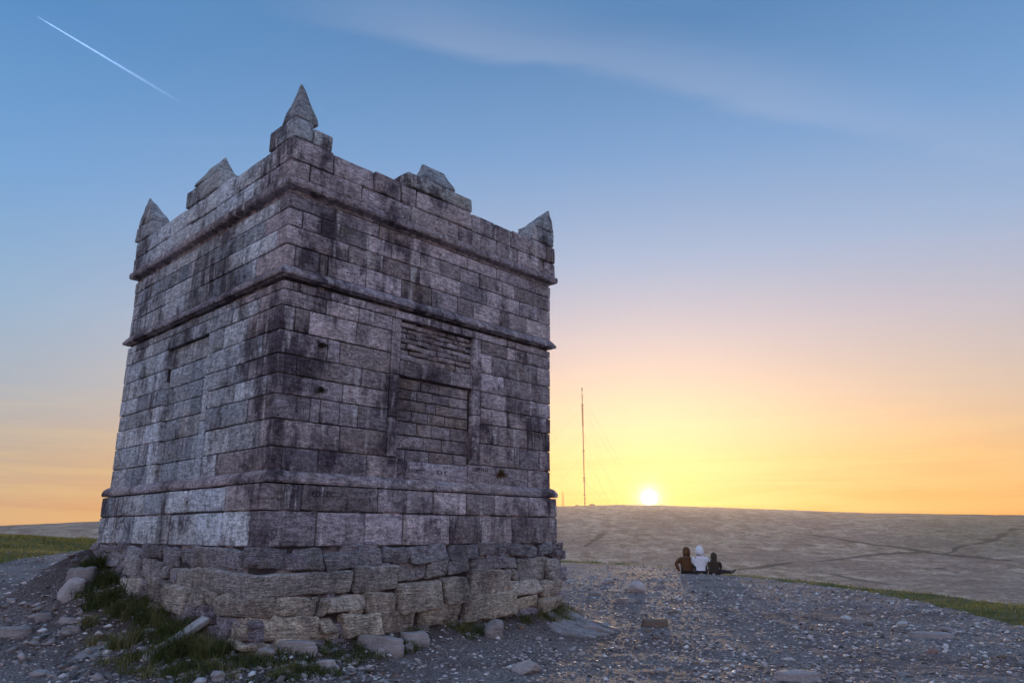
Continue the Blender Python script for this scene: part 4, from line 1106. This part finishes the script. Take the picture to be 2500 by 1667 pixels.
for (u, v, rad, hh, tn, dens) in [(-2.80, -2.3, .22, .24, .36, 1.8), (-3.0, -1.9, .24, .26, .30, 2.6), (-2.85, -1.35, .22, .25, .32, 2.4), (-3.15, -.95, .22, .19, .5, 1.5), (-2.75, -.6, .2, .24, .28, 2.0),
        (-2.85, 0, .22, .22, .34, 1.9), (-2.95, .6, .22, .22, .28, 1.8), (-2.75, 1.2, .2, .24, .25, 1.8), (-2.72, 1.8, .2, .24, .2, 1.6), (-3.4, -1.6, .18, .15, .5, 1.1), (-3.5, -2.1, .16, .12, .5, .7), (-3.3, -2.5, .2, .14, .38, 1.2),
        (-3.2, .2, .14, .16, .65, .6), (-3.25, -.5, .14, .16, .6, .6), (-3.1, 1.3, .12, .15, .4, .5), (-3.1, -2.75, .3, .14, .32, 1.3), (-2.6, -2.95, .3, .13, .32, 1.3), (-2.2, -3.0, .3, .12, .35, 1.2), (-2.75, -3.3, .3, .12, .3, 1.1), (-2.3, -3.35, .25, .11, .4, .8), (-1.7, -2.95, .25, .12, .35, .9), (-1.2, -2.85, .25, .13, .38, .9),
        (-.8, -2.95, .22, .12, .35, .6), (-.3, -2.8, .2, .13, .4, .6), (.15, -2.75, .2, .14, .4, .8), (.5, -2.8, .2, .12, .35, .6), (.95, -2.75, .16, .10, .35, .4), (1.5, -2.72, .16, .12, .35, .5), (2.0, -2.75, .22, .16, .45, 1.0), (2.4, -2.72, .22, .17, .5, 1.2), (2.65, -2.6, .18, .15, .6, .9)]:
    x_, y_ = T2W(u, v); cl.append((x_, y_, rad, hh, tn, dens))
x, y, hh, tn = clumps(cl, 520, .045, 5)
k = off_tower(x, y); blades('grass', x[k], y[k], hh[k], .0062, 1.05, M_BLADE, 6, tn[k], label='dark rough grass growing round the foot of the tower')
# turf at the edge of the summit and on the left
def scatter_turf(n_, amin, amax, rlo, rhi, seed):
    rg = np.random.default_rng(seed)
    az_ = rg.uniform(amin, amax, n_); r = rlo*(rhi/rlo)**rg.random(n_)
    x = r*np.sin(np.radians(az_)); y = r*np.cos(np.radians(az_))
    k = (turf_w(x, y)+rg.normal(0, .12, n_)+.9*(fbm(x*1.3, y*1.3, 14, 3)-.5) > .5) & off_tower(x, y)
    k &= r < crest_d(az_)+1.5
    return x[k], y[k], np.interp(r[k], [10, 20, 45], [.045, .055, .09])
x, y, w_ = scatter_turf(42000, 3, 42, 10.5, 40, 7)
blades('grass', x, y, w_*1.5, w_*.22, .5, M_LAWN, 8, np.clip(.45+.9*(fbm(x*.8, y*.8, 44, 3)-.45)+RNG.normal(0, .15, len(x)), 0, 1), label='strip of short turf along the right-hand edge of the summit')
x, y, w_ = scatter_turf(42000, -42, -22, 20, 56, 9)
blades('grass', x, y, w_*1.3, w_*.3, .5, M_LAWN, 10, np.clip(.42+1.1*(fbm(x*.3, y*.6, 45, 4)-.45)+RNG.normal(0, .15, len(x)), 0, 1), label='tussocky turf on the rise at the left')
# plants rooted in the wall
def wall_plant(s, z, rad, cnt, col_, seed, lab, hang=.3):
    rg = random.Random(seed); V = []; F = []
    for _ in range(cnt):
        a = rg.uniform(0, 6.283); rr_ = min(rad*.9, abs(rg.gauss(0, rad*.42)))*(1+.55*math.sin(3*a+seed)+.3*math.sin(7*a)); c_ = Vector((s+rr_*math.cos(a)*1.3, -half(z)-rg.uniform(.0, .025), z+H0+rr_*math.sin(a)*.75))
        d = Vector((rg.gauss(0, 1), -abs(rg.gauss(0, .6)), rg.gauss(-hang, .7))).normalized()*rg.uniform(.015, .035); w_ = d.cross(Vector((rg.gauss(0, 1), rg.gauss(0, 1), rg.gauss(0, 1)))).normalized()*.006
        i = len(V); V += [c_-w_, c_+w_, c_+d+w_*.3, c_+d-w_*.3]; F.append([i, i+1, i+2, i+3])
    V = [tower_m @ p for p in V]
    return place_mesh('wall_plant', V, F, plain('dry_wall_plant', col_, .9), None, None, False, label=lab, cat='plant')
tower_m = Matrix.Translation((CX, CY, 0)) @ Matrix.Rotation(ANG, 4, 'Z')
wall_plant(-1.889, 2.261, .075, 260, (.045, .028, .018), 1, 'upper dark tuft of moss rooted in the wall near the front corner')
wall_plant(-1.86, 1.71, .06, 200, (.04, .03, .015), 2, 'lower dark tuft of moss rooted in the wall near the front corner')
wall_plant(1.309, .882, .10, 560, (.11, .06, .02), 3, 'rusty brown dried plant rooted low in the wall right of the doorway')

# ------------------------------------------------------------------ three people sitting on the edge
def skin_mesh(name, pts, edges, mat, levels=2, root=0):
    """pts: list of (x, y, z, radius or (rx, ry)); edges join them; grown by a Skin modifier"""
    me = bpy.data.meshes.new(name); bm = bmesh.new(); lay = bm.verts.layers.skin.verify()
    vs = []
    for i, p in enumerate(pts):
        v_ = bm.verts.new(p[:3]); r = p[3]; v_[lay].radius = (r, r) if not isinstance(r, tuple) else r; v_[lay].use_root = (i == root); vs.append(v_)
    for a, b_ in edges: bm.edges.new((vs[a], vs[b_]))
    bm.to_mesh(me); bm.free()
    o = bpy.data.objects.new(name, me); COL.objects.link(o)
    sk = o.modifiers.new('skin', 'SKIN'); sk.use_smooth_shade = True; sk.branch_smoothing = .6
    sb = o.modifiers.new('sub', 'SUBSURF'); sb.levels = levels; sb.render_levels = levels
    dg = bpy.context.evaluated_depsgraph_get(); dg.update()
    m2 = bpy.data.meshes.new_from_object(o.evaluated_get(dg)); bpy.data.objects.remove(o)
    m2.name = name; m2.materials.clear(); m2.materials.append(mat); m2.polygons.foreach_set('use_smooth', [True]*len(m2.polygons))
    return m2
M_SKIN = plain('skin', (.42, .25, .19), .6)
def person(x, y, s, turn, top, trousers, hair, pose, label):
    root = empty('person', (x, y, gz(x, y)-.02), turn, label=label, cat='person', group=None)
    root.scale = (s, s, s)
    P = pose
    sh_z = .56
    # joints: right side +x, looking along +y
    pel = (0, 0, .14); spn = (0, .0, .32); che = (0, .05, .48); nek = (0, .115, .60); hd = (0, .11, .76)
    def limb_pts(side, arm): return arm
    pts = [(*pel, (.15, .11)), (*spn, (.12, .09)), (*che, (.10, .055)), (*nek, .045), (hd[0], hd[1]+.03, hd[2]-.035, .062), (hd[0], hd[1]+.03, hd[2]+.03, .072), (0, hd[1]+.105, hd[2]-.02, .018)]
    ed = [(0, 1), (1, 2), (2, 3), (3, 4), (4, 5), (4, 6)]
    def chain(frm, lst):
        k = frm
        for q in lst:
            pts.append(q); ed.append((k, len(pts)-1)); k = len(pts)-1
        return k
    wrists = []
    for sd in (-1, 1):
        A = P['armL'] if sd < 0 else P['armR']
        w = chain(2, [(sd*.14, .05, sh_z-.06, .040), (*A[0], .040), (*A[1], .03), (*A[2], .034)])
        wrists.append((w, A[1], A[2]))
        Lg = P['legL'] if sd < 0 else P['legR']
        chain(0, [(sd*.1, .06, .13, .095), (*Lg[0], .066), (*Lg[1], .042), (*Lg[2], .036)])
    # fingers, each its own chain from inside the palm
    for (w, wr, hn) in wrists:
        d = (Vector(hn)-Vector(wr)).normalized(); sidev = d.cross(Vector((0, 0, 1))); sidev = sidev.normalized() if sidev.length > .1 else Vector((1, 0, 0))
        dn = d.cross(sidev).normalized(); dn = dn if dn.z < 0 else -dn
        for k, ln in enumerate((.060, .072, .076, .068)):
            b0 = Vector(hn)+sidev*(-.03+.02*k)+d*.025
            chain(w, [(*b0, .011), (*(b0+d*ln*.55+dn*.008), .009), (*(b0+d*ln+dn*.03), .007)])
        b0 = Vector(hn)+sidev*.035-d*.01
        chain(w, [(*b0, .013), (*(b0+sidev*.02+d*.035), .010)])
    body = link('body', skin_mesh('body', pts, ed, M_SKIN, 1), root)
    # hooded top
    k = 1.0
    tp = [(0, -.005, .12, (.225*P.get('wide', 1), .16)), (0, -.02, .28, (.20*P.get('wide', 1), .15)), (0, .02, .46, (.235*P.get('wide', 1), .16)), (0, .06, .575, (.13, .11)), (0, .08, .645, (.115, .115)), (0, hd[1]-.01, hd[2]-.03, (.135, .14)), (0, hd[1]-.012, hd[2]+.045, (.125, .13)), (0, hd[1]-.01, hd[2]+.11, (.06, .07))]
    te = [(i, i+1) for i in range(7)]
    def chain2(frm, lst):
        kk = frm
        for q in lst:
            tp.append(q); te.append((kk, len(tp)-1)); kk = len(tp)-1
    for sd in (-1, 1):
        A = P['armL'] if sd < 0 else P['armR']
        mid = [(sd*.17+A[0][0])/2, (.05+A[0][1])/2, (sh_z-.02+A[0][2])/2]
        chain2(2, [(sd*.185, .04, sh_z-.06, .105), (*mid, .085), (*A[0], .07), (*[(a+b_)/2 for a, b_ in zip(A[0], A[1])], .056), (*A[1], .046)])
    hoodie = link(P.get('garment', 'hooded_top'), skin_mesh('hooded_top', tp, te, top, 2, root=1), root)
    for v_ in hoodie.data.vertices:
        c_ = v_.co
        # the face stays open at the front of the hood; cloth folds
        nz = mnoise.noise_vector(Vector((c_.x*9, c_.y*9, c_.z*22)))*.010
        v_.co = c_+nz
        if c_.z > .68 and c_.y > hd[1]+.045: v_.co.y = hd[1]+.045+(c_.y-hd[1]-.045)*.2
    bm = bmesh.new(); bmesh.ops.create_uvsphere(bm, u_segments=20, v_segments=14, radius=1)
    bmesh.ops.delete(bm, geom=[f_ for f_ in bm.faces if f_.calc_center_median().y > .72 and abs(f_.calc_center_median().z+.1) < .6], context='FACES')
    for v_ in bm.verts:
        q = v_.co.copy(); low = max(0, -q.z)
        q = Vector((q.x*(.128+.035*low), q.y*(.135+.03*low)+.095-.02*low, q.z*.155+.735)); v_.co = q+mnoise.noise_vector(q*14)*.008
    me = bpy.data.meshes.new('hood'); bm.to_mesh(me); bm.free(); me.materials.append(top); me.polygons.foreach_set('use_smooth', [True]*len(me.polygons))
    link('hood', me, root)
    lp = [(0, .02, .12, (.17, .14))]; le = []
    def chain3(lst):
        kk = 0
        for q in lst:
            lp.append(q); le.append((kk, len(lp)-1)); kk = len(lp)-1
    for sd in (-1, 1):
        Lg = P['legL'] if sd < 0 else P['legR']
        h_ = (sd*.1, .06, .13)
        chain3([(*h_, .12), (*[(a+b_)/2 for a, b_ in zip(h_, Lg[0])], .1), (*Lg[0], .083), (*[(a+b_)/2 for a, b_ in zip(Lg[0], Lg[1])], .07), (*Lg[1], .055)])
    link('trousers', skin_mesh('trousers', lp, le, trousers, 2), root)
    for sd in (-1, 1):
        Lg = P['legL'] if sd < 0 else P['legR']
        a, t_ = Vector(Lg[1]), Vector(Lg[2]); d = (t_-a); d.normalize()
        link('shoe', skin_mesh('shoe', [(*(a-d*.03), .045), (*a, .052), (*(a+d*.10), (.05, .04)), (*(a+d*.19), (.045, .03))], [(0, 1), (1, 2), (2, 3)], P['shoe'], 2), root)
    return root
M_DARK = plain('flare_tinted_cloth', (.11, .045, .016), .9); M_PALE = plain('white_fleece', (.86, .85, .90), .95)  # first cloth is a black top with orange sun flare mixed into its colour
M_COAT = plain('dark_olive_coat', (.045, .032, .022), .9); M_JEAN = plain('dark_trousers', (.03, .028, .035), .9); M_SHOE = plain('dark_shoes', (.03, .03, .03), .7)
M_SHOEW = plain('white_soled_shoes', (.5, .48, .45), .7)
knees = dict(legL=[(-.14, .44, .36), (-.13, .70, .07), (-.14, .82, .03)], legR=[(.14, .44, .36), (.13, .70, .07), (.14, .82, .03)])
def ppos(px_deg, r): return (r*math.sin(math.radians(px_deg)), r*math.cos(math.radians(px_deg)))
x1, y1 = ppos(13.0, 28.2); x2, y2 = ppos(13.95, 28.0); x3, y3 = ppos(14.92, 27.9)
person(x1, y1, 1.08, math.radians(-14), M_DARK, M_JEAN, None, dict(armL=[(-.36, -.06, .33), (-.25, -.16, .09), (-.26, -.20, .04)], armR=[(.24, .10, .34), (.16, .33, .30), (.14, .39, .29)], shoe=M_SHOE, wide=1.30, **knees),
       'seated person in dark hooded top leaning back on one hand, leftmost of three')
person(x2, y2, 1.12, math.radians(-12), M_PALE, M_JEAN, None, dict(armL=[(-.22, .12, .36), (-.15, .36, .33), (-.14, .42, .32)], armR=[(.30, .0, .33), (.27, .17, .15), (.24, .25, .13)], shoe=M_SHOE, wide=1.22, **knees),
       'seated person in white hooded fleece in the middle of the three')
leg3 = dict(legL=[(-.12, .42, .34), (-.10, .66, .07), (-.11, .78, .03)], legR=[(.34, .26, .14), (.66, .32, .10), (.75, .36, .18)])
person(x3, y3, .88, math.radians(-22), M_COAT, M_JEAN, None, dict(armL=[(-.22, .10, .36), (-.16, .32, .30), (-.15, .38, .28)], armR=[(.25, .08, .34), (.22, .28, .24), (.2, .34, .22)], shoe=M_SHOE, garment='coat', wide=1.12, **leg3),
       'smallest seated person in dark coat with one leg stretched to the right')

# ------------------------------------------------------------------ on the skyline: transmitter mast, lattice tower, hut
def pol(azd, r): return (r*math.sin(math.radians(azd)), r*math.cos(math.radians(azd)))
def mz(x, y): return float(moor_h(np.array([x]), np.array([y]))[0])
M_STEEL = plain('mast_steel', (.05, .04, .04), .8)
def tube(V, F, a, b_, r0, r1, k=8):
    a = Vector(a); b_ = Vector(b_); d = (b_-a).normalized(); s_ = d.orthogonal().normalized(); t_ = d.cross(s_); i = len(V)
    for (c_, r) in ((a, r0), (b_, r1)):
        for j in range(k): V.append(c_+s_*math.cos(j/k*6.2832)*r+t_*math.sin(j/k*6.2832)*r)
    for j in range(k): F.append([i+j, i+(j+1) % k, i+k+(j+1) % k, i+k+j])
    F.append([i+j for j in range(k)][::-1]); F.append([i+k+j for j in range(k)])
mx, my = pol(5.6, 1915); m0 = mz(mx, my)-2
mast = empty('transmitter_mast', (mx, my, m0), 0, label='tall thin guyed television mast on the moor skyline left of the sun', cat='mast')
V = []; F = []
for (z0_, z1_, r0, r1) in ((0, 64, 1.5, 1.5), (64, 205, 1.6, 1.6), (205, 262, 2.3, 2.3), (262, 290, 1.3, 1.3), (290, 300, .8, .8)):
    tube(V, F, (0, 0, z0_), (0, 0, z1_), r0, r1, 12)
place_mesh('mast_column', V, F, M_STEEL, mast)
V = []; F = []
for z_ in (301, 304.5, 308): tube(V, F, (0, 0, z_), (0, 0, z_+2.4), 2.1 if z_ < 308 else 1.1, 2.1 if z_ < 308 else 1.1, 10)
tube(V, F, (0, 0, 298), (0, 0, 311), .5, .5, 6)
place_mesh('aerial', V, F, M_STEEL, mast)
for z_ in (28, 64, 70, 140, 262):
    V = []; F = []; tube(V, F, (0, 0, z_), (0, 0, z_+1.2), 3.0, 3.0, 12)
    for a in (.3, 2.4, 4.5): tube(V, F, (3.0*math.cos(a), 3*math.sin(a), z_-1), (3*math.cos(a), 3*math.sin(a), z_+3.5), .5, .5, 6)
    place_mesh('platform', V, F, M_STEEL, mast)
V = []; F = []; tube(V, F, (2.0, -1, 19), (3.6, -1.4, 19), 1.5, 1.5, 10); tube(V, F, (1.2, -1, 8), (2.8, -1.4, 8), 1.2, 1.2, 10); place_mesh('dish', V, F, M_STEEL, mast)
for (z_, r) in ((64, 108), (136, 114), (191, 165), (256, 240), (294, 245)):
    for a in (180, 60, -60):
        V = []; F = []; ax, ay = r*math.cos(math.radians(a)), r*math.sin(math.radians(a)); prev = Vector((0, 0, z_)); end = Vector((ax, ay, mz(mx+ax, my+ay)-m0))
        for i in range(1, 9):
            t_ = i/8; q = Vector((0, 0, z_)).lerp(end, t_)-Vector((0, 0, 1))*(.05*r*t_*(1-t_)*2); tube(V, F, prev, q, .125, .125, 4); prev = q
        place_mesh('guy_wire', V, F, M_STEEL, mast, smooth=False)
lx, ly = pol(3.93, 1905); l0 = mz(lx, ly)-1
lat = empty('lattice_tower', (lx, ly, l0), 0, label='small lattice pylon standing alone at the tower edge of the skyline', cat='mast')
Hh_ = 36
for a in range(4):
    sx_, sy_ = ((-1, -1), (1, -1), (1, 1), (-1, 1))[a]
    V = []; F = []; tube(V, F, (sx_*2.9, sy_*2.9, 0), (sx_*.5, sy_*.5, Hh_), .34, .28, 5); place_mesh('leg', V, F, M_STEEL, lat, smooth=False)
V = []; F = []
for j in range(7):
    z0_, z1_ = Hh_*j/7, Hh_*(j+1)/7; w0, w1 = 2.9-2.4*j/7, 2.9-2.4*(j+1)/7
    for (p_, q_) in (((-1, -1), (1, -1)), ((1, -1), (1, 1)), ((1, 1), (-1, 1)), ((-1, 1), (-1, -1))):
        tube(V, F, (p_[0]*w0, p_[1]*w0, z0_), (q_[0]*w1, q_[1]*w1, z1_), .18, .18, 4); tube(V, F, (q_[0]*w0, q_[1]*w0, z0_), (p_[0]*w1, p_[1]*w1, z1_), .18, .18, 4)
        tube(V, F, (p_[0]*w1, p_[1]*w1, z1_), (q_[0]*w1, q_[1]*w1, z1_), .16, .16, 4)
place_mesh('bracing', V, F, M_STEEL, lat, smooth=False)
V = []; F = []; tube(V, F, (0, 0, Hh_), (0, 0, Hh_+2.5), .4, .4, 5); place_mesh('aerial', V, F, M_STEEL, lat, smooth=False)
def hut(azd, r, w, h, lab):
    x_, y_ = pol(azd, r); z_ = mz(x_, y_)-.6
    hr = empty('equipment_hut', (x_, y_, z_), random.uniform(-.2, .2), label=lab, cat='hut')
    V, F = rbox((-w/2, -3, 0), (w/2, 3, h), (1, 1, 1), .1, 0, 0); place_mesh('wall', V, F, M_STEEL, hr, smooth=False)
    V = [Vector(p) for p in ((-w/2-.3, -3.3, h+.01), (w/2+.3, -3.3, h+.01), (w/2+.3, 3.3, h+.01), (-w/2-.3, 3.3, h+.01), (-w/2-.3, 0, h+1.3), (w/2+.3, 0, h+1.3))]
    F = [[0, 1, 5, 4], [2, 3, 4, 5], [1, 2, 5], [3, 0, 4], [3, 2, 1, 0]]; place_mesh('roof', V, F, M_STEEL, hr, smooth=False)
hut(6.15, 1912, 13, 2.6, 'low equipment hut right of the mast foot on the skyline')
hut(5.0, 1908, 8, 1.8, 'low equipment hut left of the mast foot on the skyline')

# ------------------------------------------------------------------ aircraft trail
def dirdeg(azd, eld): a, e = math.radians(azd), math.radians(eld); return Vector((math.sin(a)*math.cos(e), math.cos(a)*math.cos(e), math.sin(e)))
A0 = dirdeg(-37.57, 32.73)*9000; A1 = dirdeg(-27.2, 30.05)*9000*1.12
m = bpy.data.materials.new('vapour_trail'); m.use_nodes = True; n = NT(m.node_tree); n.n.clear()
tc = n.add('ShaderNodeTexCoord').outputs['Generated']
al = n.add('ShaderNodeAttribute', attribute_name='along').outputs['Fac']
dens = n.ramp(al, [(0, (.3,)*3), (.08, (.75,)*3), (.4, (.6,)*3), (.7, (.28,)*3), (1, (0,)*3)])
nz = n.noise(n.add('ShaderNodeNewGeometry').outputs['Position'], .03, 3, .6)
facing = n.add('ShaderNodeLayerWeight', ins={0: .35}).outputs['Facing']
den = n.math('MULTIPLY', n.math('MULTIPLY', dens, n.math('SUBTRACT', 1.0, n.smooth(facing, .2, .95))), n.math('MULTIPLY_ADD', nz, .8, .5), clamp=True)
df = n.add('ShaderNodeBsdfDiffuse', ins={0: (.72, .86, 1, 1)}); tl = n.add('ShaderNodeBsdfTranslucent', ins={0: (.72, .86, 1, 1)})
dm = n.add('ShaderNodeMixShader', ins={0: .5, 1: df.outputs[0], 2: tl.outputs[0]})
mxs = n.add('ShaderNodeMixShader', ins={0: den, 1: n.add('ShaderNodeBsdfTransparent').outputs[0], 2: n.add('ShaderNodeAddShader', ins={0: n.add('ShaderNodeBsdfTransparent').outputs[0], 1: dm.outputs[0]}).outputs[0]})
n.add('ShaderNodeOutputMaterial', ins={0: mxs.outputs[0]})
V = []; F = []; NS = 60; al_ = []
d = (A1-A0).normalized(); s_ = d.orthogonal().normalized(); t_ = d.cross(s_)
for i in range(NS+1):
    c_ = A0.lerp(A1, i/NS); r = 4.0+13*(i/NS)**.7
    r *= 1+.3*mnoise.noise(Vector((i*.7, 0, 0)))
    for j in range(10): V.append(c_+s_*math.cos(j*.6283)*r+t_*math.sin(j*.6283)*r); al_.append(i/NS)
for i in range(NS):
    for j in range(10): F.append([i*10+j, i*10+(j+1) % 10, i*10+10+(j+1) % 10, i*10+10+j])
o = place_mesh('vapour_trail', V, F, m, None, label='thin white aircraft vapour trail slanting down the upper left sky', cat='vapour trail')
attr(o.data, 'along', al_)

# ------------------------------------------------------------------ the evening air
m = bpy.data.materials.new('evening_haze'); m.use_nodes = True; n = NT(m.node_tree); n.n.clear()
vol = n.add('ShaderNodeVolumePrincipled'); vol.inputs['Color'].default_value = (.98, .86, .74, 1); vol.inputs['Density'].default_value = 0.00008; vol.inputs['Anisotropy'].default_value = .72  # warm and forward-scattering, also standing in for sun flare over the moor
n.add('ShaderNodeOutputMaterial', ins={'Volume': vol.outputs[0]})
lo = (-2800, -2800, -130); hi = (2800, 2800, 420)
V = [Vector((x_, y_, z_)) for z_ in (lo[2], hi[2]) for (x_, y_) in ((lo[0], lo[1]), (hi[0], lo[1]), (hi[0], hi[1]), (lo[0], hi[1]))]
F = [[3, 2, 1, 0], [4, 5, 6, 7], [0, 1, 5, 4], [1, 2, 6, 5], [2, 3, 7, 6], [3, 0, 4, 7]]
me = bpy.data.meshes.new('haze'); me.from_pydata([tuple(p) for p in V], [], F); me.materials.append(m)
link('haze', me, kind='stuff', label='pale evening haze over the moor')
